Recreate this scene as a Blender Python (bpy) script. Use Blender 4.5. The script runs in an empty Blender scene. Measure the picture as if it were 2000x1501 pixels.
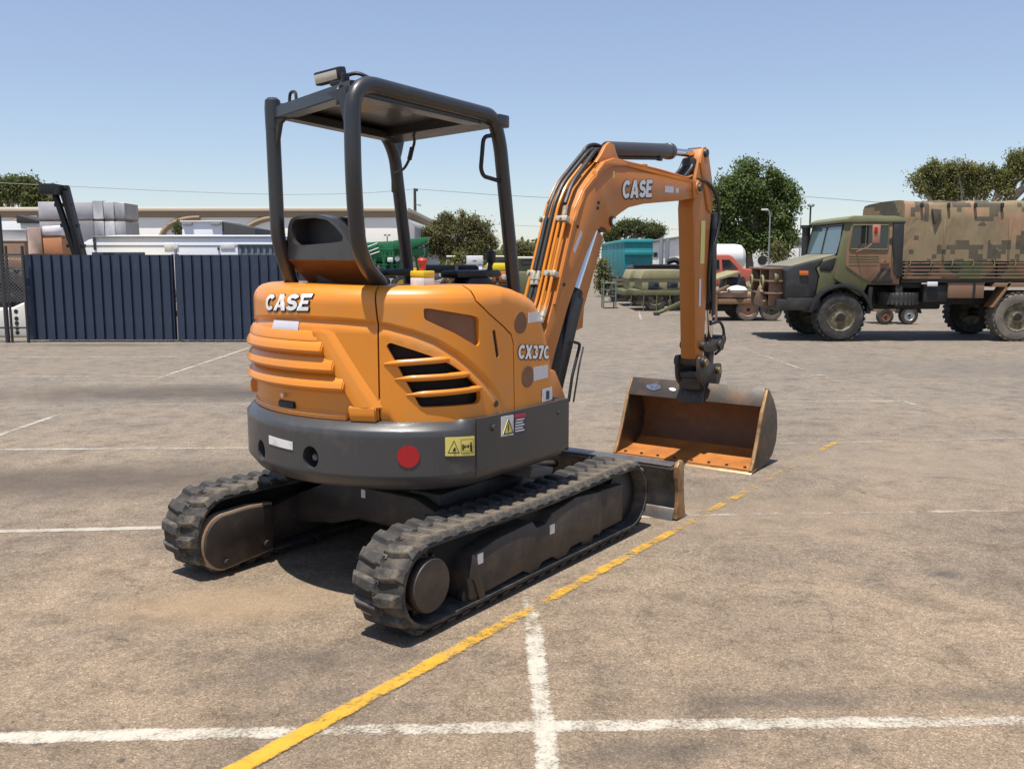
import bpy, bmesh, math, random
from mathutils import Vector, Matrix
from mathutils.geometry import delaunay_2d_cdt
random.seed(7)
R_ = math.radians
scene = bpy.context.scene
col = scene.collection
# ------------------------------------------------------------------ camera
CAM_H, PITCH, FPX = 1.66, math.atan(245.5 / 1800.0), 1800.0
cam = bpy.data.cameras.new("camera"); camo = bpy.data.objects.new("camera", cam); col.objects.link(camo)
cam.sensor_width = 36.0; cam.lens = FPX / 2000.0 * 36.0; cam.clip_end = 3000
camo.location = (0, 0, CAM_H); camo.rotation_euler = (math.pi / 2 - PITCH, 0, 0)
scene.camera = camo
# ------------------------------------------------------------------ sky, sun, exposure
SUN_EL = R_(75.5); TO_SUN = Vector((-0.53, -0.85))         # horizontal direction towards the sun
SUN_AZ = math.atan2(TO_SUN.x, TO_SUN.y)
world = bpy.data.worlds.new("World"); scene.world = world; world.use_nodes = True
wn = world.node_tree; wn.nodes.clear()
wo = wn.nodes.new("ShaderNodeOutputWorld"); wb = wn.nodes.new("ShaderNodeBackground"); ws = wn.nodes.new("ShaderNodeTexSky")
ws.sky_type = 'NISHITA'; ws.sun_disc = False; ws.sun_elevation = SUN_EL; ws.sun_rotation = SUN_AZ
ws.air_density = 1.0; ws.dust_density = 0.3; ws.ozone_density = 1.6; ws.altitude = 50
wb.inputs['Strength'].default_value = 0.102
wm = wn.nodes.new("ShaderNodeMix"); wm.data_type = 'RGBA'; wm.inputs[0].default_value = 0.24; wm.inputs[7].default_value = (4.3, 4.6, 6.6, 1)   # thin summer haze over the clear sky
wn.links.new(ws.outputs[0], wm.inputs[6]); wn.links.new(wm.outputs[2], wb.inputs[0]); wn.links.new(wb.outputs[0], wo.inputs[0])
sl = bpy.data.lights.new("sun", 'SUN'); sl.energy = 5.0; sl.angle = R_(0.53); sl.color = (1.0, 0.945, 0.86)
so = bpy.data.objects.new("sun", sl); col.objects.link(so); so.location = (0, 0, 30)
sd = Vector((TO_SUN.x * math.cos(SUN_EL), TO_SUN.y * math.cos(SUN_EL), math.sin(SUN_EL)))
so.rotation_euler = sd.to_track_quat('Z', 'Y').to_euler()
vs = scene.view_settings
vs.view_transform = 'Standard'; vs.look = 'None'; vs.exposure = 0.38; vs.gamma = 1.0; vs.use_curve_mapping = False

# ------------------------------------------------------------------ helpers
def at(px, py, Y):
    """world point at depth Y seen at photo pixel (2000 x 1501)"""
    cp, sp = math.cos(PITCH), math.sin(PITCH)
    dx = px - 1000.0; dy = 750.5 - py
    d = Vector((dx, FPX * cp + dy * sp, -FPX * sp + dy * cp))
    t = Y / d.y
    return Vector((0, 0, CAM_H)) + d * t
def gx(px, Y): return at(px, 505, Y).x
def hz(py, Y): return at(1000, py, Y).z
def tag(o, label=None, cat=None, group=None, kind=None):
    if label: o['label'] = label
    if cat: o['category'] = cat
    if group: o['group'] = group
    if kind: o['kind'] = kind
    return o
def empty(name, loc, rz=0.0, label=None, cat=None, group=None):
    o = bpy.data.objects.new(name, None); o.location = loc; o.rotation_euler = (0, 0, rz); o.empty_display_size = 0.2
    col.objects.link(o); return tag(o, label, cat, group)
def link(name, me, parent=None, m=None):
    if m is not None and not me.materials: me.materials.append(m)
    o = bpy.data.objects.new(name, me); col.objects.link(o)
    if parent is not None: o.parent = parent
    return o
def inst(o, parent=None, loc=None):
    c = o.copy(); col.objects.link(c)
    if parent is not None: c.parent = parent
    if loc is not None: c.location = loc
    return c
def copy_tree(o, parent=None):
    c = o.copy(); col.objects.link(c)
    if parent is not None: c.parent = parent
    for ch in list(o.children): copy_tree(ch, c)
    return c
def smooth(me, ang=None):
    for p in me.polygons: p.use_smooth = True
    if ang is not None: me.set_sharp_from_angle(angle=R_(ang))
class MB:
    """collects solid shapes into one mesh"""
    def __init__(s): s.bm = bmesh.new()
    def _bev(s, geom_faces, b, seg=2):
        if b > 0:
            es = list({e for f in geom_faces for e in f.edges})
            bmesh.ops.bevel(s.bm, geom=es, offset=b, segments=seg, affect='EDGES', profile=0.5, clamp_overlap=True)
    def box(s, c, d, b=0.0, rot=None):
        m = Matrix.Translation(c)
        if rot is not None: m = m @ rot
        r = bmesh.ops.create_cube(s.bm, size=1.0, matrix=m @ Matrix.Diagonal((d[0], d[1], d[2], 1)))
        fs = list({f for v in r['verts'] for f in v.link_faces}); s._bev(fs, b); return s
    def bb(s, x0, x1, y0, y1, z0, z1, b=0.0):
        return s.box(((x0 + x1) / 2, (y0 + y1) / 2, (z0 + z1) / 2), (abs(x1 - x0), abs(y1 - y0), abs(z1 - z0)), b)
    def prism(s, poly, a0, a1, axis=0, b=0.0, seg=2):
        """poly of 2D points in the plane across the axis, extruded a0..a1 along it"""
        def mk(p, a):
            return (a, p[0], p[1]) if axis == 0 else ((p[0], a, p[1]) if axis == 1 else (p[0], p[1], a))
        v0 = [s.bm.verts.new(mk(p, a0)) for p in poly]; v1 = [s.bm.verts.new(mk(p, a1)) for p in poly]
        n = len(poly); fs = [s.bm.faces.new(v0), s.bm.faces.new(list(reversed(v1)))]
        for i in range(n): fs.append(s.bm.faces.new((v0[(i + 1) % n], v0[i], v1[i], v1[(i + 1) % n])))
        bmesh.ops.recalc_face_normals(s.bm, faces=fs)
        s._bev(fs, b, seg); return s
    def tube(s, pts, r, n=10, closed=False, caps=True):
        pts = [Vector(p) for p in pts]; rr = r if isinstance(r, (list, tuple)) else [r] * len(pts)
        rings = []; up = None
        for i, p in enumerate(pts):
            if closed: t = (pts[(i + 1) % len(pts)] - pts[i - 1]).normalized()
            else: t = (pts[min(i + 1, len(pts) - 1)] - pts[max(i - 1, 0)]).normalized()
            if up is None: up = Vector((0, 0, 1)) if abs(t.z) < 0.9 else Vector((1, 0, 0))
            a = t.cross(up).normalized(); bv = a.cross(t).normalized(); up = bv
            rings.append([s.bm.verts.new(p + a * (rr[i] * math.cos(2 * math.pi * k / n)) + bv * (rr[i] * math.sin(2 * math.pi * k / n))) for k in range(n)])
        m = len(rings)
        for i in range(m if closed else m - 1):
            A, B = rings[i], rings[(i + 1) % m]
            for k in range(n): s.bm.faces.new((A[k], A[(k + 1) % n], B[(k + 1) % n], B[k]))
        if caps and not closed:
            s.bm.faces.new(rings[0][::-1]); s.bm.faces.new(rings[-1])
        return s
    def cyl(s, p0, p1, r, n=16): return s.tube([p0, p1], r, n)
    def lathe(s, prof, c, axis=0, n=28, caps=True):
        """prof: (radius, offset along axis)"""
        rings = []
        for (r, a) in prof:
            ring = []
            for k in range(n):
                t = 2 * math.pi * k / n; u, w = r * math.cos(t), r * math.sin(t)
                q = (a, u, w) if axis == 0 else ((u, a, w) if axis == 1 else (u, w, a))
                ring.append(s.bm.verts.new((c[0] + q[0], c[1] + q[1], c[2] + q[2])))
            rings.append(ring)
        fs = []
        for A, B in zip(rings, rings[1:]):
            for k in range(n): fs.append(s.bm.faces.new((A[k], A[(k + 1) % n], B[(k + 1) % n], B[k])))
        if caps and prof[0][0] > 1e-5: fs.append(s.bm.faces.new(rings[0][::-1]))
        if caps and prof[-1][0] > 1e-5: fs.append(s.bm.faces.new(rings[-1]))
        bmesh.ops.recalc_face_normals(s.bm, faces=fs); return s
    def sheet(s, quads):
        for q in quads: s.bm.faces.new([s.bm.verts.new(p) for p in q])
        return s
    def build(s, name, m, parent=None, sm=35):
        me = bpy.data.meshes.new(name); s.bm.to_mesh(me); s.bm.free()
        if sm is not None: smooth(me, sm)
        return link(name, me, parent, m)
def fillet(pts, r, n=5):
    """round the corners of a 3D polyline"""
    pts = [Vector(p) for p in pts]; out = [pts[0]]
    for i in range(1, len(pts) - 1):
        a, p, b = pts[i - 1], pts[i], pts[i + 1]
        d1, d2 = (a - p), (b - p); k = min(r, d1.length * .45, d2.length * .45)
        q1, q2 = p + d1.normalized() * k, p + d2.normalized() * k
        for j in range(n + 1):
            t = j / n; out.append(q1 * (1 - t) ** 2 + p * 2 * t * (1 - t) + q2 * t * t)
    out.append(pts[-1]); return out
def arc2(cx, cy, r, a0, a1, n):
    return [(cx + r * math.cos(R_(a0 + (a1 - a0) * i / n)), cy + r * math.sin(R_(a0 + (a1 - a0) * i / n))) for i in range(n + 1)]

# ------------------------------------------------------------------ materials
def nodes(name):
    m = bpy.data.materials.new(name); m.use_nodes = True; nt = m.node_tree; nt.nodes.clear()
    o = nt.nodes.new("ShaderNodeOutputMaterial"); b = nt.nodes.new("ShaderNodeBsdfPrincipled")
    nt.links.new(b.outputs[0], o.inputs[0]); return m, nt, b
def N(nt, t, **kw):
    n = nt.nodes.new("ShaderNode" + t)
    for k, v in kw.items(): setattr(n, k, v)
    return n
def coord(nt, kind='Object', scale=None, world=False):
    if world:
        g = N(nt, "NewGeometry"); out = g.outputs['Position']
    else:
        out = N(nt, "TexCoord").outputs[kind]
    if scale:
        mp = N(nt, "Mapping"); mp.inputs['Scale'].default_value = scale; nt.links.new(out, mp.inputs[0]); out = mp.outputs[0]
    return out
def noise(nt, co, scale, detail=4, rough=.55, dist=0):
    n = N(nt, "TexNoise"); n.inputs['Scale'].default_value = scale; n.inputs['Detail'].default_value = detail
    n.inputs['Roughness'].default_value = rough; n.inputs['Distortion'].default_value = dist
    nt.links.new(co, n.inputs['Vector']); return n.outputs[0]
def ramp(nt, fac, stops, interp='LINEAR'):
    r = N(nt, "ValToRGB"); cr = r.color_ramp; cr.interpolation = interp
    while len(cr.elements) < len(stops): cr.elements.new(0.5)
    for e, (p, c) in zip(cr.elements, stops):
        e.position = p; e.color = (c, c, c, 1) if not isinstance(c, (tuple, list)) else (*c[:3], 1)
    nt.links.new(fac, r.inputs[0]); return r.outputs[0]
def mix(nt, fac, a, b, mode='MIX'):
    m = N(nt, "Mix", data_type='RGBA', blend_type=mode)
    for s, v in ((m.inputs[0], fac), (m.inputs[6], a), (m.inputs[7], b)):
        if hasattr(v, 'is_linked') or hasattr(v, 'links'): nt.links.new(v, s)
        elif isinstance(v, (int, float)): s.default_value = v
        else: s.default_value = (*v[:3], 1)
    return m.outputs[2]
def math_(nt, op, a, b=None, c=None):
    m = N(nt, "Math", operation=op)
    for s, v in zip(m.inputs, (a, b, c)):
        if v is None: continue
        if hasattr(v, 'links'): nt.links.new(v, s)
        else: s.default_value = v
    return m.outputs[0]
def bump(nt, b, h, strength=.3, dist=.01):
    n = N(nt, "Bump"); n.inputs['Strength'].default_value = strength; n.inputs['Distance'].default_value = dist
    nt.links.new(h, n.inputs['Height']); nt.links.new(n.outputs[0], b.inputs['Normal'])
def mat(name, c, rough=.5, metal=0.0, var=.12, vs_=6.0, dirt=None, ds=3.0, dpos=(.5, .7), coat=0.0, bmp=0.0, bs=60.0, rv=.12):
    m, nt, b = nodes(name); co = coord(nt)
    n1 = noise(nt, co, vs_, 5)
    lo = tuple(x * (1 - var) for x in c); hi = tuple(min(1, x * (1 + var)) for x in c)
    cc = mix(nt, n1, lo, hi)
    rr = math_(nt, 'MULTIPLY_ADD', noise(nt, co, vs_ * 2.3, 4), rv * 2, rough - rv)
    if dirt is not None:
        f = ramp(nt, noise(nt, co, ds, 8, .65), [(dpos[0], 0.0), (dpos[1], 1.0)])
        cc = mix(nt, f, cc, dirt); rr = math_(nt, 'MAXIMUM', rr, math_(nt, 'MULTIPLY', f, .8))
    nt.links.new(cc, b.inputs['Base Color']); nt.links.new(rr, b.inputs['Roughness'])
    b.inputs['Metallic'].default_value = metal; b.inputs['Coat Weight'].default_value = coat; b.inputs['Coat Roughness'].default_value = .12
    if coat:
        mp = N(nt, "Mapping"); mp.inputs['Scale'].default_value = (9, 9, 1.2); nt.links.new(co, mp.inputs[0])
        sc = ramp(nt, noise(nt, mp.outputs[0], 9, 8, .75), [(.60, 0.0), (.74, .35)])
        cc = mix(nt, sc, cc, (.30, .24, .17)); nt.links.new(cc, b.inputs['Base Color'])
    if bmp: bump(nt, b, noise(nt, co, bs, 4), bmp, .004)
    return m
def glass(name, c=(.02, .025, .03), rough=.06):
    m, nt, b = nodes(name); b.inputs['Base Color'].default_value = (*c, 1); b.inputs['Roughness'].default_value = rough
    b.inputs['Specular IOR Level'].default_value = .8; return m
ORANGE = mat('orange_paint', (.68, .236, .018), .38, var=.08, vs_=2.5, dirt=(.46, .24, .09), ds=3.5, dpos=(.50, .90), coat=.3)
ORANGE_W = mat('worn_orange_paint', (.47, .160, .020), .48, var=.1, vs_=4, dirt=(.30, .12, .04), ds=5, dpos=(.55, .9), coat=.15)
CWGREY = mat('charcoal_paint', (.046, .046, .049), .42, var=.12, vs_=3, dirt=(.13, .12, .105), ds=4, dpos=(.58, .95), coat=.2)
ROPS = mat('canopy_charcoal_paint', (.026, .027, .030), .40, var=.12, vs_=5, dirt=(.11, .10, .085), ds=6, dpos=(.6, .95), coat=.25)
BLACK = mat('black_plastic', (.012, .012, .013), .5, var=.25, dirt=(.05, .045, .04), ds=7, dpos=(.62, .95))
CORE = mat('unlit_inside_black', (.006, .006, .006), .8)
FRAME = mat('dark_brown_frame_paint', (.034, .027, .024), .55, var=.25, vs_=5, dirt=(.105, .074, .052), ds=6, dpos=(.46, .80), bmp=.1)
STEEL = mat('worn_steel', (.22, .20, .18), .38, .7, var=.3, vs_=14, dirt=(.12, .075, .045), ds=8, dpos=(.5, .8))
CHROME = mat('chromed_rod', (.75, .76, .78), .12, 1.0, var=.04)
PIN = mat('dark_greasy_steel', (.055, .047, .040), .5, .3, var=.35, vs_=18, dirt=(.14, .10, .065), ds=10, dpos=(.55, .85))
BUCKET = mat('bucket_worn_paint', (.050, .040, .032), .5, .2, var=.35, vs_=9, dirt=(.17, .09, .04), ds=5, dpos=(.46, .8), bmp=.15)
BUCKIN = mat('bucket_rusty_inside', (.42, .150, .030), .62, .0, var=.25, vs_=6, dirt=(.20, .075, .025), ds=4, dpos=(.48, .8), bmp=.2)
BUCKEDGE = mat('bucket_bare_edge', (.34, .20, .09), .45, .35, var=.3, vs_=12, dirt=(.12, .07, .04), ds=9)
RUBBER = mat('dusty_rubber', (.030, .028, .026), .85, var=.25, vs_=14, dirt=(.130, .105, .078), ds=9, dpos=(.45, .72), bmp=.4, bs=90)
RUBBER2 = mat('dusty_rubber_lug', (.038, .036, .034), .75, var=.25, vs_=20, dirt=(.165, .132, .095), ds=15, dpos=(.46, .70), bmp=.4, bs=90)
HOSE = mat('black_hose', (.022, .022, .022), .5, var=.3, vs_=20, dirt=(.10, .09, .075), ds=14, dpos=(.55, .8))
CLAMP = mat('zinc_clamp', (.50, .47, .38), .4, .3, var=.15, dirt=(.25, .2, .14), ds=20)
WHITE = mat('white_sticker', (.70, .70, .70), .4, var=.06, vs_=15, dirt=(.45, .42, .38), ds=12)
GREYST = mat('reflector_sticker', (.62, .60, .64), .3, .1, var=.1, vs_=40)
YELST = mat('yellow_sticker', (.72, .62, .16), .45, var=.08, vs_=15)
REDST = mat('red_reflector', (.36, .010, .016), .3, var=.1, vs_=60)
REDP = mat('red_print', (.45, .03, .05), .45)
NAVYP = mat('navy_print', (.03, .035, .09), .45)
INK = mat('black_print', (.012, .012, .012), .5)
LETTER = mat('white_letter', (.80, .80, .78), .4, var=.05)
MESHV = mat('perforated_screen', (.20, .10, .055), .6, .2, var=.3, vs_=8)
LENS = mat('work_light_lens', (.55, .50, .42), .2, .2, var=.1, vs_=30)
YELBOX = mat('yellow_plastic', (.72, .50, .03), .45, var=.06)
REDPL = mat('red_plastic', (.50, .05, .02), .45, var=.1)
def asphalt_color(nt):
    P = coord(nt, world=True)
    base = ramp(nt, noise(nt, P, .30, 7, .62), [(.30, (.138, .108, .080)), (.47, (.204, .156, .111)), (.66, (.275, .205, .136))])
    # farther part of the yard is greyer, nearer part sandier
    sep = N(nt, "SeparateXYZ"); nt.links.new(P, sep.inputs[0])
    fy = ramp(nt, math_(nt, 'DIVIDE', math_(nt, 'ADD', sep.outputs[1], math_(nt, 'MULTIPLY', noise(nt, P, .3, 4), 5.0)), 22.0), [(.25, 0.0), (.62, 1.0)])
    base = mix(nt, math_(nt, 'MULTIPLY', fy, .7), base, (.198, .176, .148))
    # tan dust
    d = ramp(nt, noise(nt, P, .75, 7, .62, .4), [(.48, 0.0), (.66, 1.0)])
    base = mix(nt, math_(nt, 'MULTIPLY', d, math_(nt, 'MULTIPLY_ADD', fy, -.38, .58)), base, (.325, .240, .160))
    # dark wear
    w = ramp(nt, noise(nt, P, 1.6, 8, .7, .8), [(.54, 0.0), (.70, 1.0)])
    base = mix(nt, math_(nt, 'MULTIPLY', w, .45), base, (.090, .080, .076))
    mo = ramp(nt, noise(nt, P, 4.5, 9, .72, .3), [(.30, .58), (.48, .96), (.70, 1.18)])
    base = mix(nt, 1.0, base, mo, 'MULTIPLY')
    vt = N(nt, "TexVoronoi"); vt.inputs['Scale'].default_value = 2.6; nt.links.new(P, vt.inputs['Vector'])
    vc = N(nt, "SeparateColor"); nt.links.new(vt.outputs['Color'], vc.inputs[0])
    sp_ = math_(nt, 'MULTIPLY', math_(nt, 'LESS_THAN', vt.outputs['Distance'], math_(nt, 'MULTIPLY', vc.outputs[1], .085)), math_(nt, 'GREATER_THAN', vc.outputs[0], .55))
    base = mix(nt, math_(nt, 'MULTIPLY', sp_, .6), base, (.05, .045, .042))
    wv = N(nt, "VectorMath", operation='ADD'); wn2 = N(nt, "TexNoise"); wn2.inputs['Scale'].default_value = 2.4; wn2.inputs['Detail'].default_value = 6; nt.links.new(P, wn2.inputs['Vector'])
    ws3 = N(nt, "VectorMath", operation='SCALE'); ws3.inputs[3].default_value = .55; nt.links.new(wn2.outputs['Color'], ws3.inputs[0]); nt.links.new(P, wv.inputs[0]); nt.links.new(ws3.outputs[0], wv.inputs[1])
    ve = N(nt, "TexVoronoi", feature='DISTANCE_TO_EDGE'); ve.inputs['Scale'].default_value = .42; nt.links.new(wv.outputs[0], ve.inputs['Vector'])
    ck = math_(nt, 'MULTIPLY', ramp(nt, ve.outputs['Distance'], [(.0, 1.0), (.0035, .0)]), ramp(nt, noise(nt, P, .8, 5), [(.50, 0.0), (.60, .42)]))
    base = mix(nt, ck, base, (.05, .043, .038))
    # aggregate
    vo = N(nt, "TexVoronoi"); vo.inputs['Scale'].default_value = 170; nt.links.new(P, vo.inputs['Vector'])
    sp = N(nt, "SeparateColor"); nt.links.new(vo.outputs['Color'], sp.inputs[0])
    g = ramp(nt, sp.outputs[0], [(.0, .60), (.35, .88), (.7, 1.06), (.93, 1.24), (1.0, 1.7)])
    base = mix(nt, 1.0, base, g, 'MULTIPLY')
    g2 = ramp(nt, noise(nt, P, 30, 7, .72), [(.28, .74), (.5, 1.0), (.72, 1.22)])
    base = mix(nt, 1.0, base, g2, 'MULTIPLY')
    return P, base, vo.outputs['Distance'], sep
def ellipse(nt, P, cx, cy, rx, ry, rot=0.0, soft=.35, wob=.35, ns=2.5):
    mp = N(nt, "Mapping", vector_type='TEXTURE')
    mp.inputs['Location'].default_value = (cx, cy, 0); mp.inputs['Rotation'].default_value = (0, 0, rot); mp.inputs['Scale'].default_value = (rx, ry, 1)
    nt.links.new(P, mp.inputs[0])
    ln = N(nt, "VectorMath", operation='LENGTH')
    fl = N(nt, "VectorMath", operation='MULTIPLY'); fl.inputs[1].default_value = (1, 1, 0); nt.links.new(mp.outputs[0], fl.inputs[0])
    nt.links.new(fl.outputs[0], ln.inputs[0])
    d = math_(nt, 'ADD', ln.outputs['Value'], math_(nt, 'MULTIPLY', math_(nt, 'SUBTRACT', noise(nt, P, ns, 8, .7), .5), wob * 2.6))
    return ramp(nt, d, [(max(0, 1 - soft), 1.0), (1.06, 0.0)]), ln.outputs['Value'], mp.outputs[0]
def make_asphalt():
    m, nt, b = nodes('old_asphalt'); P, base, h, sep = asphalt_color(nt)
    stains = [  # x, y, rx, ry, rot, strength, colour : oil, water and dust marks on the yard, and a dark strip by the gates
        (-1.75, 4.12, .085, .06, 0, .6, (.06, .052, .05)), (-2.15, 4.05, .10, .05, .3, .35, (.07, .06, .055)),
        (2.30, 4.72, .13, .10, -.4, .62, (.06, .055, .055)),
        (-4.0, 11.4, 4.0, 1.0, .03, .70, (.070, .058, .050)), (-3.3, 6.8, 2.6, .72, .06, .72, (.080, .062, .050)), (-2.5, 11.45, 1.5, .25, .05, .55, (.045, .04, .038)),
        (-1.4, 4.30, .8, .33, .2, .55, (.32, .225, .135)), (1.8, 5.9, 1.6, .8, .3, .35, (.26, .20, .14)),
        (3.4, 7.4, 1.6, 1.2, .2, .40, (.25, .20, .15)), (-8.0, 17.8, 2.2, .35, 0, .55, (.060, .054, .050)),
        (1.05, 3.30, .55, .10, .03, .5, (.060, .054, .050)), (1.9, 3.36, .5, .10, .03, .45, (.060, .054, .050)), (.45, 2.93, .35, .12, .1, .5, (.060, .054, .050)), (-.9, 3.6, .5, .16, .5, .35, (.070, .060, .055)),
        (-.65, 3.35, .25, .12, .3, .3, (.065, .058, .054)), (1.9, 4.5, .16, .45, .6, .35, (.070, .060, .055)),
        (3.3, 6.9, .12, .05, 0, .45, (.07, .06, .06)), (7.5, 14.0, 5, 1.6, 0, .30, (.11, .10, .09)), (-7.5, 13.9, 4, .8, 0, .25, (.21, .165, .12))]
    for (x, y, rx, ry, ro, st, c) in stains:
        f, _, _ = ellipse(nt, P, x, y, rx, ry, ro, .7, .40, max(1.1, 1.6 / max(rx, .25)))
        base = mix(nt, math_(nt, 'MULTIPLY', f, st), base, c)
    # slewing scuffs: pale and dark arcs on the right
    for (x, y, rr, lo, hi, c, st) in ((1.22, 4.95, .42, .40, 1.0, (.055, .05, .047), .70), (1.60, 5.0, .85, .40, 1.0, (.31, .26, .20), .42),
                                  (2.0, 4.9, .62, .3, 1.0, (.31, .26, .20), .34)):
        f, ln, mp = ellipse(nt, P, x, y, rr, rr * .78, .2, .12, .10, 2.0)
        rings = ramp(nt, math_(nt, 'SINE', math_(nt, 'MULTIPLY_ADD', ln, 58.0, math_(nt, 'MULTIPLY', noise(nt, P, 1.7, 7, .6), 26.0))), [(.55, 0.0), (.95, 1.0)])
        band = ramp(nt, ln, [(lo, 0.0), (lo + .25, 1.0), (.95, .8), (1.0, 0.0)])
        brk = ramp(nt, noise(nt, P, 3.4, 7, .72), [(.46, 0.0), (.62, 1.0)])
        base = mix(nt, math_(nt, 'MULTIPLY', math_(nt, 'MULTIPLY', math_(nt, 'MULTIPLY', rings, band), brk), st), base, c)
    nt.links.new(base, b.inputs['Base Color']); b.inputs['Roughness'].default_value = .9; b.inputs['Specular IOR Level'].default_value = .25
    bump(nt, b, math_(nt, 'ADD', h, noise(nt, P, 60, 4)), .30, .005)
    return m
def make_paint(name, c, wear, sc=1.0):
    m, nt, b = nodes(name); P = coord(nt, world=True)
    cc = mix(nt, noise(nt, P, 30, 4), tuple(x * .82 for x in c), c)
    cc = mix(nt, ramp(nt, noise(nt, P, 5, 6, .7), [(.52, 0.0), (.8, .45)]), cc, (.33, .27, .21))
    nt.links.new(cc, b.inputs['Base Color']); b.inputs['Roughness'].default_value = .8
    fine = noise(nt, P, 75 * sc, 5, .75); big = noise(nt, P, 1.3, 5, .6); midn = noise(nt, P, 9, 5, .7)
    s = math_(nt, 'ADD', math_(nt, 'MULTIPLY', fine, .55), math_(nt, 'ADD', math_(nt, 'MULTIPLY', big, .42), math_(nt, 'MULTIPLY', midn, .62)))
    uvn = N(nt, "TexCoord").outputs['UV']; su = N(nt, "SeparateXYZ"); nt.links.new(uvn, su.inputs[0])
    edge = math_(nt, 'MULTIPLY', math_(nt, 'ABSOLUTE', math_(nt, 'SUBTRACT', su.outputs[0], .5)), 2.0)     # 0 centre .. 1 edge
    s = math_(nt, 'SUBTRACT', s, math_(nt, 'MULTIPLY', math_(nt, 'POWER', edge, 4.0), .30))
    s = math_(nt, 'SUBTRACT', s, su.outputs[1])                                                      # v carries the wear of that stretch
    a = ramp(nt, s, [(.725 + wear - .12, 0.0), (.725 + wear + .02, .72), (.725 + wear + .16, .93)])
    nt.links.new(a, b.inputs['Alpha'])
    return m
# ------------------------------------------------------------------ the yard
ASPHALT = make_asphalt()
g = MB(); g.sheet([[(-400, -60, 0), (400, -60, 0), (400, 700, 0), (-400, 700, 0)]])
tag(g.build('asphalt_ground', ASPHALT, None, None), kind='structure')
WPAINT = make_paint('white_line_paint', (.62, .57, .47), .05)
WPAINT2 = make_paint('faded_white_line_paint', (.48, .44, .37), .11)
YPAINT = make_paint('yellow_line_paint', (.66, .37, .028), .085)
def line(name, pts, width, m, z=.004, wear=None):
    me = bpy.data.meshes.new(name); V = []; Fs = []; U = []
    P = [Vector((p[0], p[1], 0)) for p in pts]
    wr = wear or [0.0] * len(P)
    for i, p in enumerate(P):
        t = (P[min(i + 1, len(P) - 1)] - P[max(i - 1, 0)]).normalized(); n = Vector((-t.y, t.x, 0)) * width / 2
        V += [(p.x + n.x, p.y + n.y, z), (p.x - n.x, p.y - n.y, z)]; U += [(0, wr[i]), (1, wr[i])]
    for i in range(len(P) - 1): Fs.append((2 * i, 2 * i + 1, 2 * i + 3, 2 * i + 2))
    me.from_pydata(V, [], Fs); uv = me.uv_layers.new(name='UVMap')
    for lp in me.loops: uv.data[lp.index].uv = U[lp.vertex_index]
    if me.polygons[0].normal.z < 0: me.flip_normals()
    return tag(link(name, me, None, m), kind='structure')
line('white_bay_line', [(-3.2, 2.965), (-1.788, 3.022), (-.9, 3.062), (-.70, 3.072), (0, 3.100), (.9, 3.125), (1.855, 3.144), (3.2, 3.17)], .104, WPAINT, .003, [0, -.02, .0, .14, -.02, .02, .05, 0])
line('white_bay_line', [(.118, 2.3), (.118, 2.832), (.110, 3.4), (.095, 4.0), (.082, 4.44)], .104, WPAINT, .005, [0, 0, -.02, .02, .08])
line('white_bay_line', [(-7.5, 5.14), (-3.143, 5.484), (-2.23, 5.56), (-.6, 5.70), (1.10, 5.842), (1.6, 5.875), (2.3, 5.905), (3.405, 5.96), (6, 6.06)], .085, WPAINT2, .003, [-.1, -.12, -.12, 0, -.10, .06, .04, .05, .1])
line('white_bay_line', [(-9, 7.8), (-4.492, 7.933), (-2.581, 7.999), (0, 8.1), (2.0, 8.19), (2.978, 8.23), (4.787, 8.47), (8, 8.6)], .085, WPAINT2, .003, [-.05, -.05, -.04, .1, .04, .06, .02, .0])
line('white_bay_line', [(-4.4, 10.47), (-3.5, 10.49), (-2.0, 10.53), (.688, 10.644), (4.62, 10.69)], .085, WPAINT2, .003, [.06, .03, .0, .0, -.02])
line('white_bay_line', [(-12, 13.0), (-4.3, 13.007), (-3.0, 13.02), (1, 13.06), (4.5, 13.123)], .085, WPAINT2, .003, [-.05, -.03, .06, .05, .0])
line('white_bay_line', [(-12, 15.6), (-8.7, 15.63), (-4.4, 15.63), (0, 15.63), (4.45, 15.63)], .085, WPAINT2, .003, [-.1, -.05, -.02, .06, .05])
line('white_bay_line', [(-4.86, 7.6), (-4.86, 9.5), (-4.87, 9.9)], .085, WPAINT2, .005, [-.1, -.08, .1])
line('white_bay_line', [(-4.95, 12.5), (-4.95, 13.5), (-4.93, 17.2)], .085, WPAINT2, .005, [.1, -.08, -.1])
line('white_bay_line', [(4.66, 9.9), (4.62, 10.4), (4.41, 13.1), (4.31, 17.2)], .085, WPAINT2, .005, [.1, .03, .06, .0])
a_, b_ = at(1190, 590, 1), at(1262, 622, 1)
line('white_bay_line', [(4.05, 29.5), (3.55, 25.4)], .09, WPAINT2, .003, [0, -.05])
line('white_bay_line', [(4.2, 34.5), (4.1, 31.2)], .09, WPAINT2, .003, [0, 0])
ydir = Vector((2.425, 3.417)).normalized()
yl = [(-.892 + (ydir.x * s), 2.832 + (ydir.y * s)) for s in (-.9, 0, .5, 1.0, 1.4, 1.62, 1.75, 1.95, 2.1, 2.4, 2.7, 3.0, 3.4, 3.8, 4.3, 4.9, 5.6, 6.3, 7.0)]
line('yellow_line', yl, .088, YPAINT, .007, [-.14, -.14, -.12, -.09, -.06, -.03, .06, -.06, .08, -.05, .05, -.03, .05, .0, .06, .09, .15, .06, .18])

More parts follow.
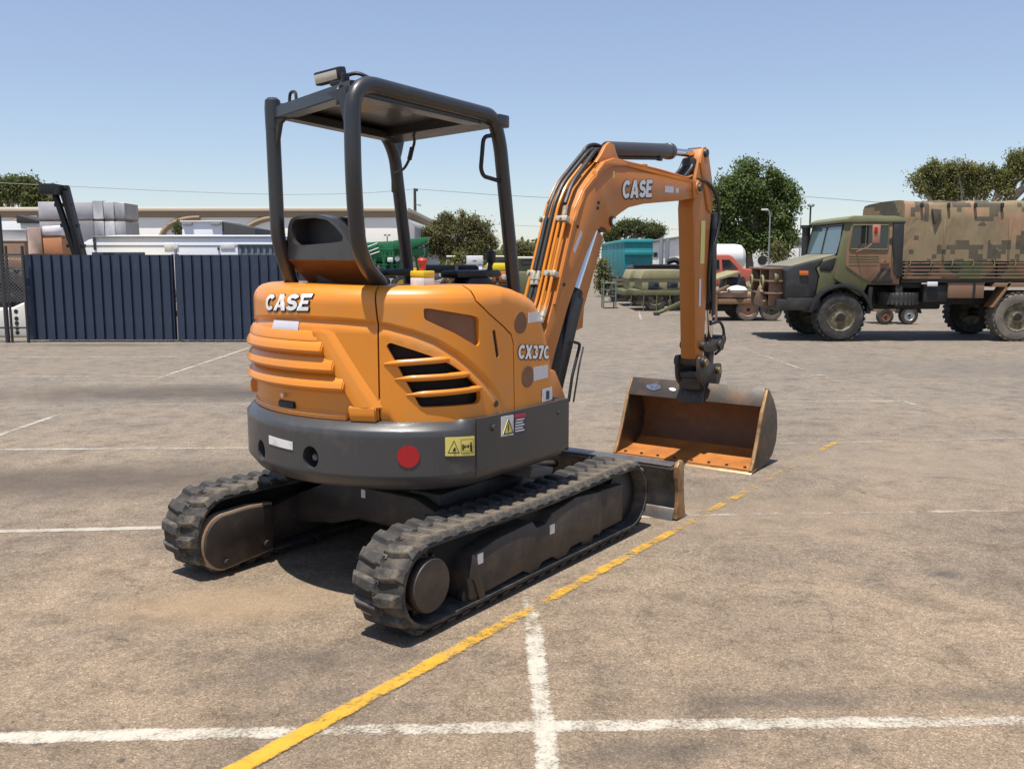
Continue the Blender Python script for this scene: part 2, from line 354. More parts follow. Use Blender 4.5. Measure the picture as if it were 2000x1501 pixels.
# ------------------------------------------------------------------ mini excavator
EX = empty('mini_excavator', (-.504, 5.147, 0), -R_(35.7),
           'orange and charcoal mini excavator on black rubber tracks with open canopy and lowered bucket', 'excavator')
def mkplan(R, X, rf):
    cx = X - rf; cy = -math.sqrt((R - rf) ** 2 - cx * cx); a1 = math.atan2(cx, -cy); L1 = R * a1; L2 = L1 + rf * (math.pi / 2 - a1)
    def f(u):
        s = 1 if u >= 0 else -1; u = abs(u)
        if u < L1: a = u / R; p = (R * math.sin(a), -R * math.cos(a)); n = (math.sin(a), -math.cos(a))
        elif u < L2: a = a1 + (u - L1) / rf; p = (cx + rf * math.sin(a), cy - rf * math.cos(a)); n = (math.sin(a), -math.cos(a))
        else: p = (X, cy + u - L2); n = (1, 0)
        return Vector((s * p[0], p[1], 0)), Vector((s * n[0], n[1], 0))
    return f
HOODP = mkplan(.90, .75, .45); CWP = mkplan(.955, .775, .45); CORP = mkplan(.855, .70, .42)
def pip(x, y, poly):
    c = False; n = len(poly); j = n - 1
    for i in range(n):
        xi, yi = poly[i]; xj, yj = poly[j]
        if (yi > y) != (yj > y) and x < (xj - xi) * (y - yi) / (yj - yi) + xi: c = not c
        j = i
    return c
def pdist(x, y, pl, closed=False):
    best = 9e9; n = len(pl)
    for i in range(n if closed else n - 1):
        ax, ay = pl[i]; bx, by = pl[(i + 1) % n]; dx, dy = bx - ax, by - ay; L = dx * dx + dy * dy
        t = 0 if L == 0 else max(0, min(1, ((x - ax) * dx + (y - ay) * dy) / L))
        d = (ax + dx * t - x) ** 2 + (ay + dy * t - y) ** 2
        if d < best: best = d
    return math.sqrt(best)
def dens(poly, st):
    out = []; n = len(poly)
    for i in range(n):
        a, b = poly[i], poly[(i + 1) % n]; k = max(1, int(math.hypot(b[0] - a[0], b[1] - a[1]) / st))
        for j in range(k): out.append((a[0] + (b[0] - a[0]) * j / k, a[1] + (b[1] - a[1]) * j / k))
    return out
def roundp(poly, r, n=4):
    out = []; m = len(poly)
    for i in range(m):
        a, p, b = Vector(poly[i - 1]), Vector(poly[i]), Vector(poly[(i + 1) % m])
        k = min(r, (a - p).length * .45, (b - p).length * .45); q1 = p + (a - p).normalized() * k; q2 = p + (b - p).normalized() * k
        for j in range(n + 1):
            t = j / n; q = q1 * (1 - t) ** 2 + p * 2 * t * (1 - t) + q2 * t * t; out.append((q.x, q.y))
    return out
def patch(name, S, outline, holes, m, parent, step=.03, rows=(), rim=.02, hrim=.03, extra=(), toprim=None, avoid=None):
    """panel cut from surface S(u,v)->(point, outward normal); holes go right through, edges are turned in"""
    loops = [dens(outline, step)] + [dens(h, step * .6) for h in holes]
    V = []; E = []
    for lp in loops:
        s = len(V); V += lp; E += [(s + i, s + (i + 1) % len(lp)) for i in range(len(lp))]
    nb = len(V)
    us = [p[0] for p in outline]; vs2 = [p[1] for p in outline]
    cand = []
    nu = int((max(us) - min(us)) / step); nv = int((max(vs2) - min(vs2)) / step)
    vr = sorted(set([min(vs2) + (j + .5) * step for j in range(nv)]) | set(rows))
    for i in range(nu + 1):
        for v in vr: cand.append((min(us) + (i + .5) * step, v))
    if avoid: cand = [q for q in cand if pdist(q[0], q[1], avoid) > .056]
    cand += list(extra)
    for (x, y) in cand:
        if not pip(x, y, loops[0]) or any(pip(x, y, h) for h in loops[1:]): continue
        if min(pdist(x, y, lp, True) for lp in loops) < .004: continue
        V.append((x, y))
    r = delaunay_2d_cdt([Vector(p) for p in V], E, [], 0, 1e-6)
    vo, fo, orig = r[0], r[2], r[3]
    verts = []; 
    for p in vo: verts.append(S(p.x, p.y)[0])
    faces = []
    for f in fo:
        cx = sum(vo[i].x for i in f) / 3; cy = sum(vo[i].y for i in f) / 3
        if pip(cx, cy, loops[0]) and not any(pip(cx, cy, h) for h in loops[1:]):
            a, b, c = (verts[i] for i in f); n = (b - a).cross(c - a); _, nn = S(cx, cy)
            faces.append(tuple(f) if n.dot(nn) > 0 else tuple(reversed(f)))
    for li, lp in enumerate(loops):
        base = len(verts); n = len(lp)
        for (x, y) in lp:
            p, nn = S(x, y); d = rim if li == 0 else hrim
            if li == 0 and toprim and toprim[0](x, y): d = toprim[1]
            verts.append(p); verts.append(p - nn * d)
        for i in range(n):
            a, b = base + 2 * i, base + 2 * ((i + 1) % n); faces.append((a, b, b + 1, a + 1))
    me = bpy.data.meshes.new(name); me.from_pydata([tuple(v) for v in verts], [], faces); me.validate(); me.update()
    smooth(me, 50)
    o = link(name, me, parent, m); o.cycles.shadow_terminator_geometry_offset = .35; o.cycles.shadow_terminator_offset = .12
    return o
# --- hood surface
FEDGE = [(1.10, 1.535), (1.158, 1.528), (1.247, 1.513), (1.353, 1.483), (1.42, 1.452), (1.465, 1.405), (1.495, 1.35), (1.535, 1.265), (1.564, 1.196), (1.585, 1.09), (1.598, 1.0), (1.604, .905)]
TOPL = [(-1.3, 1.535)] + FEDGE
CREASE_R = [(-.75, 1.350), (-.53, 1.357), (-.25, 1.374), (.024, 1.385), (.25, 1.381), (.43, 1.370)]
CREASE_S = [(.43, 1.367), (.493, 1.359), (.610, 1.328), (.714, 1.288), (.823, 1.221), (.903, 1.160), (.999, 1.079), (1.082, .996), (1.125, .925)]
CREASE = CREASE_R + CREASE_S
def sgn_crease(u, v):
    """distance below/left of the crease line (positive) or above (negative)"""
    d = pdist(u, v, CREASE)
    if u < .43:
        t = max(-.75, u); z = 1.385 - .033 * ((t - .06) / .6) ** 2; return d if v < z else -d
    zz = None
    for (a, b) in zip(CREASE_S, CREASE_S[1:]):
        if a[0] <= u <= b[0]: zz = a[1] + (b[1] - a[1]) * (u - a[0]) / (b[0] - a[0])
    if zz is None: return -d
    return d if v < zz else -d
def hood_off(u, v):
    o = 0.0
    d = pdist(u, v, TOPL); r = .085 if u < 1.1 else .07
    if d < r: o -= r - math.sqrt(max(0, r * r - (r - d) ** 2))
    if v < 1.45:
        s = sgn_crease(u, v); amp = .015
        if u > 1.0: amp *= max(0, 1 - (u - 1.0) / .13)
        if u < .43 and u > .37: amp *= 1.0
        if -.004 < s < .010: o -= amp * (s + .004) / .014
        elif .010 <= s < .045: o -= amp * (1 - (s - .010) / .035)
    if v < .945 and u < .5: o -= (.945 - v) * .35
    return o
def SH(u, v, extra=0.0):
    p, n = HOODP(u); q = p + n * (hood_off(u, v) + extra); q.z = v; return q, n
crs_pts = []
for (a, b) in zip(CREASE, CREASE[1:]):
    k = max(1, int(math.hypot(b[0] - a[0], b[1] - a[1]) / .014))
    for j in range(k):
        x, y = a[0] + (b[0] - a[0]) * j / k, a[1] + (b[1] - a[1]) * j / k
        nx, ny = b[1] - a[1], -(b[0] - a[0]); L = math.hypot(nx, ny); nx, ny = nx / L, ny / L
        for d in (-.03, -.012, -.004, .001, .006, .011, .018, .026, .036, .047): crs_pts.append((x + nx * d, y + ny * d))
top_rows = [1.535 - d for d in (.003, .010, .022, .038, .058, .08)]
fe_pts = []
for (a, b) in zip(FEDGE, FEDGE[1:]):
    for j in range(4):
        x, y = a[0] + (b[0] - a[0]) * j / 4, a[1] + (b[1] - a[1]) * j / 4
        nx, ny = (b[1] - a[1]), -(b[0] - a[0]); L = math.hypot(nx, ny)
        for d in (.003, .010, .022, .038, .058): fe_pts.append((x + nx / L * d, y + ny / L * d))
istop = (lambda u, v: pdist(u, v, TOPL) < .003, .30)
rear = patch('rear_cover', SH, [(-.64, .885), (.441, .885), (.441, 1.36), (.425, 1.535), (-.64, 1.535)], [], ORANGE, EX, .022, top_rows, extra=crs_pts, toprim=istop, avoid=CREASE)
patch('left_cover', SH, [(-1.02, .90), (-.648, .90), (-.648, 1.535), (-1.02, 1.535)], [], ORANGE, EX, .05, top_rows, toprim=istop)
VENT = roundp([(.481, 1.262), (.500, 1.276), (.609, 1.241), (.692, 1.212), (.792, 1.166), (.869, 1.112), (.939, 1.049), (.946, .990), (.925, .973), (.637, .972)], .016)
MESHH = roundp([(.657, 1.434), (.69, 1.432), (.905, 1.394), (.936, 1.383), (.942, 1.262), (.925, 1.247), (.80, 1.318), (.660, 1.383)], .014)
SLOT = roundp([(1.028, 1.318), (1.052, 1.322), (1.084, 1.186), (1.060, 1.180)], .012)
side = patch('side_cover', SH, [(.449, .895), (1.208, .900), (1.198, 1.24), (1.180, 1.285), (1.12, 1.326), (1.0, 1.397), (.915, 1.462), (.895, 1.535), (.433, 1.535), (.449, 1.36)], [VENT, MESHH, SLOT], ORANGE, EX, .022, top_rows, extra=crs_pts, toprim=istop, avoid=CREASE)
front = patch('front_cover', SH, [(1.216, .900), (1.600, .905)] + FEDGE[::-1] + [(.903, 1.535), (.923, 1.466), (1.005, 1.403), (1.125, 1.333), (1.187, 1.291), (1.206, 1.243)], [], ORANGE, EX, .022, top_rows[:3], extra=fe_pts, toprim=istop)
def hood_patch(name, outline, m, parent, off, step=.03, rim=.004): 
    return patch(name, lambda u, v: SH(u, v, off), outline, [], m, parent, step, rim=rim)
def bar_on(S, name, c0, c1, prof, m, parent, n=14):
    """sweep a section prof[(out, up)] along the surface from (u,v) c0 to c1; section scaled to a point at the ends when prof is tapered"""
    V = []; Fs = []; k = len(prof)
    for i in range(n + 1):
        t = i / n; u = c0[0] + (c1[0] - c0[0]) * t; v = c0[1] + (c1[1] - c0[1]) * t
        w = 1.0
        if t < .18: w = .15 + .85 * t / .18
        elif t > .92: w = .4 + .6 * (1 - t) / .08
        for (o, h) in prof:
            p, nn = S(u, v); q = p + nn * (o if o < 0 else o * w); q.z = v + h * w; V.append(tuple(q))
    for i in range(n):
        for j in range(k): Fs.append((i * k + j, i * k + (j + 1) % k, (i + 1) * k + (j + 1) % k, (i + 1) * k + j))
    Fs += [tuple(range(k))[::-1], tuple(n * k + j for j in range(k))]
    me = bpy.data.meshes.new(name); me.from_pydata(V, [], Fs)
    bm = bmesh.new(); bm.from_mesh(me); bmesh.ops.recalc_face_normals(bm, faces=bm.faces); bm.to_mesh(me); bm.free()
    smooth(me, 60); return link(name, me, parent, m)
for (a, b) in (((.470, 1.176), (.775, 1.196)), ((.520, 1.106), (.880, 1.120)), ((.572, 1.032), (.950, 1.048))):
    bar_on(SH, 'vent_bar', a, b, [(-.03, .006), (.004, .016), (.016, .012), (.020, .0), (.012, -.014), (-.03, -.016)], ORANGE, side)
patch('vent_screen', lambda u, v: SH(u, v, -.022), [(.645, 1.445), (.955, 1.395), (.955, 1.235), (.645, 1.37)], [], MESHV, side, .04, rim=.004)
patch('slot_shade', lambda u, v: SH(u, v, -.007), [(1.015, 1.335), (1.065, 1.335), (1.10, 1.17), (1.045, 1.17)], [], CORE, side, .04, rim=.004)  # black sheet just inside the slot paints in its shade
MB().lathe([(.0, .004), (.016, .004), (.018, -.01)], (HOODP(1.055)[0].x, HOODP(1.055)[0].y, .958)).build('cover_lock', PIN, side)
# rear louvres: a raised surround and three overhanging slats
def SL(u, v, extra=0.0):
    p, n = HOODP(u); q = p + n * extra; q.z = v; return q, n
def loft_u(name, prof_at, u0, u1, m, parent, n=18):
    V = []; Fs = []; k = None
    for i in range(n + 1):
        u = u0 + (u1 - u0) * i / n; pr = prof_at(u); k = len(pr); p, nn = HOODP(u)
        for (o, z) in pr: q = p + nn * o; V.append((q.x, q.y, z))
    for i in range(n):
        for j in range(k): Fs.append((i * k + j, i * k + (j + 1) % k, (i + 1) * k + (j + 1) % k, (i + 1) * k + j))
    Fs += [tuple(range(k))[::-1], tuple(n * k + j for j in range(k))]
    me = bpy.data.meshes.new(name); me.from_pydata(V, [], Fs)
    bm = bmesh.new(); bm.from_mesh(me); bmesh.ops.recalc_face_normals(bm, faces=bm.faces)
    bmesh.ops.bevel(bm, geom=[e for e in bm.edges if len(e.link_faces) == 2 and e.calc_face_angle(0) > R_(28)], offset=.006, segments=2, affect='EDGES', clamp_overlap=True)
    bm.to_mesh(me); bm.free()
    smooth(me, 45); return link(name, me, parent, m)
for (zt, zb, ul, ur) in ((1.288, 1.228, -.66, .178), (1.205, 1.141, -.67, .235), (1.118, 1.056, -.68, .285)):
    loft_u('louvre_slat', lambda u: [(-.02, zt + .008), (.014, zt), (.045, zb + .012), (.045, zb - .003), (.010, zb - .024), (-.02, zb - .034)], ul, ur, ORANGE, rear)
loft_u('louvre_hood', lambda u: [(-.02, 1.325), (.004, 1.325), (.022, 1.300), (.026, 1.270), (-.02, 1.262)], -.66, .150, ORANGE, rear)
# diagonal rib on the right of the louvres
def SRIB(u, v): return SL(u, v)
def rib():
    V = []; Fs = []; n = 22
    for i in range(n + 1):
        t = i / n; z = 1.325 - (1.325 - .965) * t; uc = .158 + (.392 - .158) * t; w = .032 + .012 * t
        for (du, o) in ((-w - .030, -.015), (-w - .022, .022), (w * .25, .027), (w, .016), (w + .040, -.006)):
            p, nn = HOODP(uc + du); q = p + nn * o; V.append((q.x, q.y, z))
    for i in range(n):
        for j in range(4): Fs.append((i * 5 + j, i * 5 + j + 1, (i + 1) * 5 + j + 1, (i + 1) * 5 + j))
    Fs += [(0, 1, 2, 3, 4), (n * 5 + 4, n * 5 + 3, n * 5 + 2, n * 5 + 1, n * 5)]
    me = bpy.data.meshes.new('louvre_rib'); me.from_pydata(V, [], Fs)
    bm = bmesh.new(); bm.from_mesh(me); bmesh.ops.recalc_face_normals(bm, faces=bm.faces)
    bmesh.ops.bevel(bm, geom=[e for e in bm.edges if len(e.link_faces) == 2 and e.calc_face_angle(0) > R_(20)], offset=.007, segments=2, affect='EDGES', clamp_overlap=True)
    bm.to_mesh(me); bm.free(); smooth(me, 45)
    return link('louvre_rib', me, rear, ORANGE)
rib()
loft_u('rib_foot', lambda u: [(-.02, .985), (.020, .978), (.028, .958), (.008, .900), (-.02, .895)], .300, .432, ORANGE, rear)
loft_u('lower_lip', lambda u: [(-.03, .950), (.006, .940), (.012, .915), (-.01, .885), (-.04, .88)], -.62, .285, ORANGE, rear)
loft_u('corner_foot', lambda u: [(-.02, 1.03), (.030, 1.02), (.036, .955), (-.02, .94)], -.70, -.625, ORANGE, rear, 4)
hp = HOODP(-.095)[0]
loft_u('latch_recess', lambda u: [(-.03, .972), (.010, .970), (.013, .935), (-.03, .930)], -.165, -.03, BLACK, rear, 6)
MB().lathe([(.0, .012), (.010, .012), (.012, -.02)], (HOODP(-.105)[0].x, HOODP(-.105)[0].y - .006, .998), 1).build('key_lock', CHROME, rear)
# decals on the hood
hood_patch('reflector', [(-.205, 1.318), (.010, 1.320), (.010, 1.362), (-.203, 1.360)], GREYST, rear, .008)
for (u0, v0, u1, v1) in ((1.328, 1.337, 1.462, 1.388), (1.378, 1.036, 1.508, 1.106)):
    hood_patch('reflector', [(u0, v0), (u1, v0 + .004), (u1, v1 + .0), (u0, v1)], GREYST, front, .006)
hood_patch('maker_plate', [(1.455, .915), (1.585, .920), (1.580, .985), (1.458, .985)], WHITE, front, .006)
hood_patch('maker_print', [(1.49, .925), (1.515, .926), (1.515, .97), (1.49, .97)], NAVYP, front, .011)
for (u, v) in ((1.262, 1.342), (1.326, 1.062)):
    c = [(u + .052 * math.cos(2 * math.pi * k / 24), v + .055 * math.sin(2 * math.pi * k / 24)) for k in range(24)]
    hood_patch('round_port', c, MESHV, front, .004)
# letters : heavy block capitals drawn as outlines
def arcp(cx, cy, rx, ry, a0, a1, n=14): return [(cx + rx * math.cos(R_(a0 + (a1 - a0) * k / n)), cy + ry * math.sin(R_(a0 + (a1 - a0) * k / n))) for k in range(n + 1)]
STROKES = {'C': (arcp(.43, .5, .31, .385, 40, 320, 22), .80), 'S': (arcp(.38, .69, .24, .19, 18, 262, 14) + arcp(.38, .31, .25, .19, 82, -165, 14), .74),
           '3': (arcp(.34, .70, .21, .18, 155, -75, 12) + arcp(.34, .31, .24, .19, 75, -158, 14), .70)}
POLYS = {'A': ([(0, 0), (.27, 0), (.325, .19), (.575, .19), (.63, 0), (.90, 0), (.60, 1), (.30, 1)], [(.375, .37), (.525, .37), (.45, .67)], .90),
         'E': ([(0, 0), (.66, 0), (.66, .22), (.27, .22), (.27, .40), (.58, .40), (.58, .61), (.27, .61), (.27, .78), (.66, .78), (.66, 1), (0, 1)], None, .68),
         'X': ([(0, 0), (.29, 0), (.44, .27), (.59, 0), (.88, 0), (.60, .5), (.87, 1), (.58, 1), (.44, .74), (.30, 1), (.01, 1), (.28, .5)], None, .88),
         '7': ([(.12, 0), (.41, 0), (.70, .80), (.70, 1), (.02, 1), (.02, .77), (.40, .77)], None, .72)}
def poly_offset(poly, e):
    out = []; n = len(poly)
    for i in range(n):
        p0, p1, p2 = Vector(poly[i - 1]), Vector(poly[i]), Vector(poly[(i + 1) % n]); d1, d2 = (p1 - p0).normalized(), (p2 - p1).normalized()
        n1, n2 = Vector((d1.y, -d1.x)), Vector((d2.y, -d2.x)); m = (n1 + n2).normalized(); out.append(tuple(p1 + m * min(e / max(.35, m.dot(n1)), e * 1.9)))
    return out
def stroke_outline(path, t):
    L = []; Q = []; P = [Vector(p) for p in path]
    for i, p in enumerate(P):
        d = (P[min(i + 1, len(P) - 1)] - P[max(i - 1, 0)]).normalized(); nn = Vector((-d.y, d.x)) * t / 2
        ext = d * (-(t - .235) / 2 if i == 0 else ((t - .235) / 2 if i == len(P) - 1 else 0)); L.append(p + nn + ext); Q.append(p - nn + ext)
    return L, Q
def text_mesh(s, e):
    """-> verts, faces, total width; e grows the outline"""
    V = []; T = []; x = 0
    for ch in s:
        if ch in STROKES:
            path, w = STROKES[ch]; L, Q = stroke_outline(path, .235 + 2 * e); k = len(V); n = len(L)
            V += [(x + p.x, p.y) for p in L] + [(x + p.x, p.y) for p in Q]; T += [(k + i, k + i + 1, k + n + i + 1, k + n + i) for i in range(n - 1)]
        else:
            ol, ho, w = POLYS[ch]; ol = poly_offset(ol, e) if e else ol; loops = [ol] + ([ho] if ho and e == 0 else []); W2 = []; E2 = []
            for lp in loops: q = len(W2); W2 += lp; E2 += [(q + i, q + (i + 1) % len(lp)) for i in range(len(lp))]
            r = delaunay_2d_cdt([Vector(p) for p in W2], E2, [], 0, 1e-6); k = len(V); V += [(x + p.x, p.y) for p in r[0]]
            for f in r[2]:
                cx = sum(r[0][i].x for i in f) / 3; cy = sum(r[0][i].y for i in f) / 3
                if pip(cx, cy, ol) and not (len(loops) > 1 and pip(cx, cy, ho)): T.append(tuple(k + i for i in f))
        x += w + .025
    return V, T, x - .025
def lettering(name, s, m, parent, fn, w, h, e, shear):
    V, T, tw = text_mesh(s, e); sx = w / (tw + shear)
    P = [tuple(fn((v[0] + shear * v[1]) * sx, v[1] * h)) for v in V]
    me = bpy.data.meshes.new(name); me.from_pydata(P, [], T); return link(name, me, parent, m)
def hood_letters(s, u0, v0, w, h, parent, slope=0.0, shear=.22):
    lettering('lettering', s, LETTER, parent, lambda x, y: SH(u0 + x, v0 + y + slope * x, .0048)[0], w, h, 0, shear)
    for k, (du, dv, o) in enumerate(((.0, .0, .0034), (.005, -.005, .0020))): lettering('lettering_outline', s, INK, parent, lambda x, y: SH(u0 + x + du, v0 + y + slope * x + dv, o)[0], w, h, .030, shear)
hood_letters('CASE', -.285, 1.405, .390, .080, rear, slope=.03)
hood_letters('CX37C', 1.236, 1.162, .295, .072, front, slope=-.09, shear=.12)
# dark machine core behind the covers
def plan_prism(plan, ul, ur, z0, z1, n=40):
    return [(plan(ul + (ur - ul) * i / n)[0].x, plan(ul + (ur - ul) * i / n)[0].y) for i in range(n + 1)]
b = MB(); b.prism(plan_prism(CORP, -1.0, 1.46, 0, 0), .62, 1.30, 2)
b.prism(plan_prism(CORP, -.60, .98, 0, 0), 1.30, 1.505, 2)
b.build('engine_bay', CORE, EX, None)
b = MB(); b.bb(-.70, .30, -.35, .62, .86, .93, .01); b.build('floor_plate', BLACK, EX)
# --- counterweight and skirts
def SC(u, v, extra=0.0):
    p, n = CWP(u); o = extra
    if v < .645: o -= (.645 - v) * .75
    if v < .59: o -= (.59 - v) * 1.6
    if u < .93:
        k = min(1.0, (.93 - u) / .07)
        if v > .862: o -= (v - .862) * .95 * k
        if v > .893: o -= (v - .893) * 1.6 * k
    q = p + n * o; q.z = v; return q, n
def circ(u, v, ru, rv, n=22): return [(u + ru * math.cos(2 * math.pi * k / n), v + rv * math.sin(2 * math.pi * k / n)) for k in range(n)]
H1, H2 = circ(-.290, .700, .046, .055), circ(.118, .722, .048, .055)
cw = patch('counterweight', SC, [(-1.0, .572), (.952, .572), (.952, .908), (-1.0, .908)], [H1, H2], CWGREY, EX, .035, [.590, .645, .862, .893], rim=.06, hrim=.075)
sk = patch('side_skirt', SC, [(.958, .572), (1.725, .572), (1.762, .64), (1.762, .908), (.958, .908)], [], CWGREY, EX, .06, [.590, .645], rim=.06)
patch('side_skirt', lambda u, v: SC(u, v), [(-1.70, .572), (-1.006, .572), (-1.006, .908), (-1.70, .908)], [], CWGREY, EX, .08, [.590, .645], rim=.06)
MB().bb(.30, .765, .315, .335, .62, .905, .004).build('skirt_front', BLACK, EX)
for (u, v) in ((-.290, .700), (.118, .722)):
    p, n = CWP(u); q = p - n * .07
    t = MB(); t.cyl((q.x, q.y, v), (q.x - n.x * .02, q.y - n.y * .02, v), .07, 20); t.build('tie_down_recess', CORE, cw)
p, n = CWP(.135); MB().cyl((p.x - n.x * .012, p.y - n.y * .012, .722), (p.x - n.x * .07, p.y - n.y * .07, .722), .016, 12).build('tie_down_bolt', CWGREY, cw)
b = MB(); b.prism(plan_prism(mkplan(.89, .71, .42), -1.5, 1.60, 0, 0), .60, .895, 2); b.build('upper_frame', BLACK, EX, None)
def cw_patch(name, ol, m, parent, off=.004, st=.03): return patch(name, lambda u, v: SC(u, v, off), ol, [], m, parent, st, rim=.003)
cw_patch('white_reflector', [(-.190, .750), (.006, .745), (.006, .784), (-.190, .792)], WHITE, cw)
cw_patch('red_reflector', circ(.618, .751, .052, .052, 28), REDST, cw)
cw_patch('warning_sticker', [(.790, .748), (.942, .735), (.942, .828), (.790, .836)], YELST, cw)
def loop_on(fn, pts, w, name, m, parent):
    """thin printed line (closed) on a surface"""
    V = []; Fs = []; n = len(pts); cx = sum(p[0] for p in pts) / n; cy = sum(p[1] for p in pts) / n
    for (x, y) in pts:
        L = math.hypot(x - cx, y - cy); k = 1 - w / L
        V += [tuple(fn(x, y)), tuple(fn(cx + (x - cx) * k, cy + (y - cy) * k))]
    for i in range(n): j = (i + 1) % n; Fs.append((2 * i, 2 * j, 2 * j + 1, 2 * i + 1))
    me = bpy.data.meshes.new(name); me.from_pydata(V, [], Fs); return link(name, me, parent, m)
fs = lambda u, v: SC(u, v, .008)[0]
loop_on(fs, [(.800, .760), (.860, .755), (.832, .820)], .007, 'warning_triangle', INK, cw)
cw_patch('warning_print', [(.826, .768), (.840, .767), (.838, .783), (.830, .782)], INK, cw, .008)
loop_on(fs, [(.866, .752), (.934, .747), (.934, .816), (.866, .820)], .003, 'warning_panel', INK, cw)
for (u0, v0, u1, v1) in ((.874, .768, .880, .796), (.884, .781, .908, .785), (.884, .776, .890, .790), (.902, .776, .908, .790), (.916, .770, .925, .792), (.918, .794, .924, .802), (.917, .756, .920, .770), (.922, .756, .925, .770)):
    cw_patch('warning_print', [(u0, v0), (u1, v0), (u1, v1), (u0, v1)], INK, cw, .009)
cw_patch('hazard_sticker', [(1.138, .796), (1.240, .790), (1.240, .890), (1.138, .894)], WHITE, sk)
cw_patch('hazard_triangle', [(1.147, .806), (1.232, .802), (1.190, .876)], YELST, sk, .007)
loop_on(lambda u, v: SC(u, v, .010)[0], [(1.145, .804), (1.234, .800), (1.190, .880)], .010, 'hazard_outline', INK, sk)
cw_patch('hazard_print', [(1.188, .815), (1.196, .830), (1.190, .832), (1.196, .856), (1.182, .836), (1.189, .834)], INK, sk, .010)
cw_patch('notice_sticker', [(1.246, .792), (1.346, .786), (1.346, .890), (1.246, .894)], NAVYP, sk)
cw_patch('notice_heading', [(1.250, .872), (1.342, .868), (1.342, .886), (1.250, .890)], REDP, sk, .007)
for k in range(5): cw_patch('notice_line', [(1.256, .858 - k * .014), (1.330 - .012 * (k % 2), .855 - k * .014), (1.330 - .012 * (k % 2), .862 - k * .014), (1.256, .865 - k * .014)], WHITE, sk, .007)
p, n = CWP(1.078); MB().cyl((p.x - .01, p.y, .850), (p.x + .012, p.y, .850), .017, 14).build('skirt_bolt', CWGREY, sk)
p, n = CWP(1.66); MB().cyl((p.x - .01, p.y, .845), (p.x + .006, p.y, .845), .012, 12).build('skirt_bolt', CWGREY, sk)
# --- undercarriage
ZC, RS, YF, YB = .235, .187, .925, -.925        # track loop: axle height, radius, front and rear axle
def loop_pt(s):
    """closed track loop, s in metres -> (y, z, tangent angle)"""
    Lf = YF - YB; A = math.pi * RS; tot = 2 * Lf + 2 * A; s %= tot
    if s < Lf:                                         # top run, rear to front, slight sag
        t = s / Lf; return YB + s, ZC + RS - .018 * math.sin(math.pi * t) ** 2 * (1 if t < .99 else 0), 0.0
    s -= Lf
    if s < A: a = s / RS; return YF + RS * math.sin(a), ZC + RS * math.cos(a), -a
    s -= A
    if s < Lf: return YF - s, ZC - RS, -math.pi
    s -= Lf; a = s / RS; return YB - RS * math.sin(a), ZC - RS * math.cos(a), -math.pi - a
TOT = 2 * (YF - YB) + 2 * math.pi * RS
TW = .29
def lug_mesh(sgn):
    """one chevron lug: sgn=+1 right half, -1 left half of the belt; x across, y along, z out"""
    b = MB(); x0, x1 = (-.012, .145)
    low = [(x0, -.036), (x0 + .055, -.042), (x1, -.022), (x1, .040), (x0 + .06, .030), (x0, .020)]
    top = [(x0 + .008, -.026), (x0 + .05, -.031), (x1 - .022, -.012), (x1 - .022, .028), (x0 + .055, .018), (x0 + .008, .010)]
    vl = [b.bm.verts.new((p[0] * sgn, p[1], -.004)) for p in low]; vt = [b.bm.verts.new((p[0] * sgn, p[1], .024)) for p in top]
    b.bm.faces.new(vt); n = len(low)
    for i in range(n): b.bm.faces.new((vl[i], vl[(i + 1) % n], vt[(i + 1) % n], vt[i]))
    bmesh.ops.recalc_face_normals(b.bm, faces=b.bm.faces)
    bmesh.ops.bevel(b.bm, geom=[e for e in b.bm.edges if e.calc_face_angle(0) > .3 and all(v.co.z > .01 for v in e.verts)], offset=.004, segments=1, affect='EDGES')
    me = bpy.data.meshes.new('tread_lug'); b.bm.to_mesh(me); b.bm.free(); smooth(me, 22); me.materials.append(RUBBER2); return me
LUGS = {1: lug_mesh(1), -1: lug_mesh(-1)}
def track(cx, name='rubber_track'):
    V = []; Fs = []; n = 120
    sec = [(-TW / 2, 0), (-TW / 2 + .012, .012), (TW / 2 - .012, .012), (TW / 2, 0), (TW / 2, -.014), (TW / 2 - .03, -.020), (-TW / 2 + .03, -.020), (-TW / 2, -.014)]
    for i in range(n):
        y, z, a = loop_pt(TOT * i / n)
        ny, nz = -math.sin(a), math.cos(a)
        for (x, o) in sec: V.append((cx + x, y + ny * o, z + nz * o))
    k = len(sec)
    for i in range(n):
        for j in range(k): Fs.append((i * k + j, i * k + (j + 1) % k, ((i + 1) % n) * k + (j + 1) % k, ((i + 1) % n) * k + j))
    me = bpy.data.meshes.new(name); me.from_pydata(V, [], Fs)
    bm = bmesh.new(); bm.from_mesh(me); bmesh.ops.recalc_face_normals(bm, faces=bm.faces); bm.to_mesh(me); bm.free(); smooth(me, 40)
    t = link(name, me, EX, RUBBER)
    m = 46
    for i in range(m):
        for sgn in (1, -1):
            s = TOT * (i + (.5 if sgn < 0 else 0)) / m; y, z, a = loop_pt(s); ny, nz = -math.sin(a), math.cos(a)
            o = link('tread_lug', LUGS[sgn], t); o.location = (cx, y + ny * .011, z + nz * .011); o.rotation_euler = (a, 0, 0)
    # steel drive bars showing between the lugs
    b = MB()
    for i in range(92):
        y, z, a = loop_pt(TOT * (i + .25) / 92); ny, nz = -math.sin(a), math.cos(a)
        b.box((cx + .0, y + ny * .014, z + nz * .014), (.034, .020, .010), 0, Matrix.Rotation(a, 4, 'X'))
    tag(b.build('drive_bars', STEEL, t, None), kind='stuff')
    return t
track(.705); track(-.705)
GRIM = mat('sunlit_rusty_rim', (.36, .215, .12), .75, var=.3, vs_=7, dirt=(.42, .33, .24), ds=6, dpos=(.4, .7))  # tan base paints the rim as sunlit, with rust and dust over it
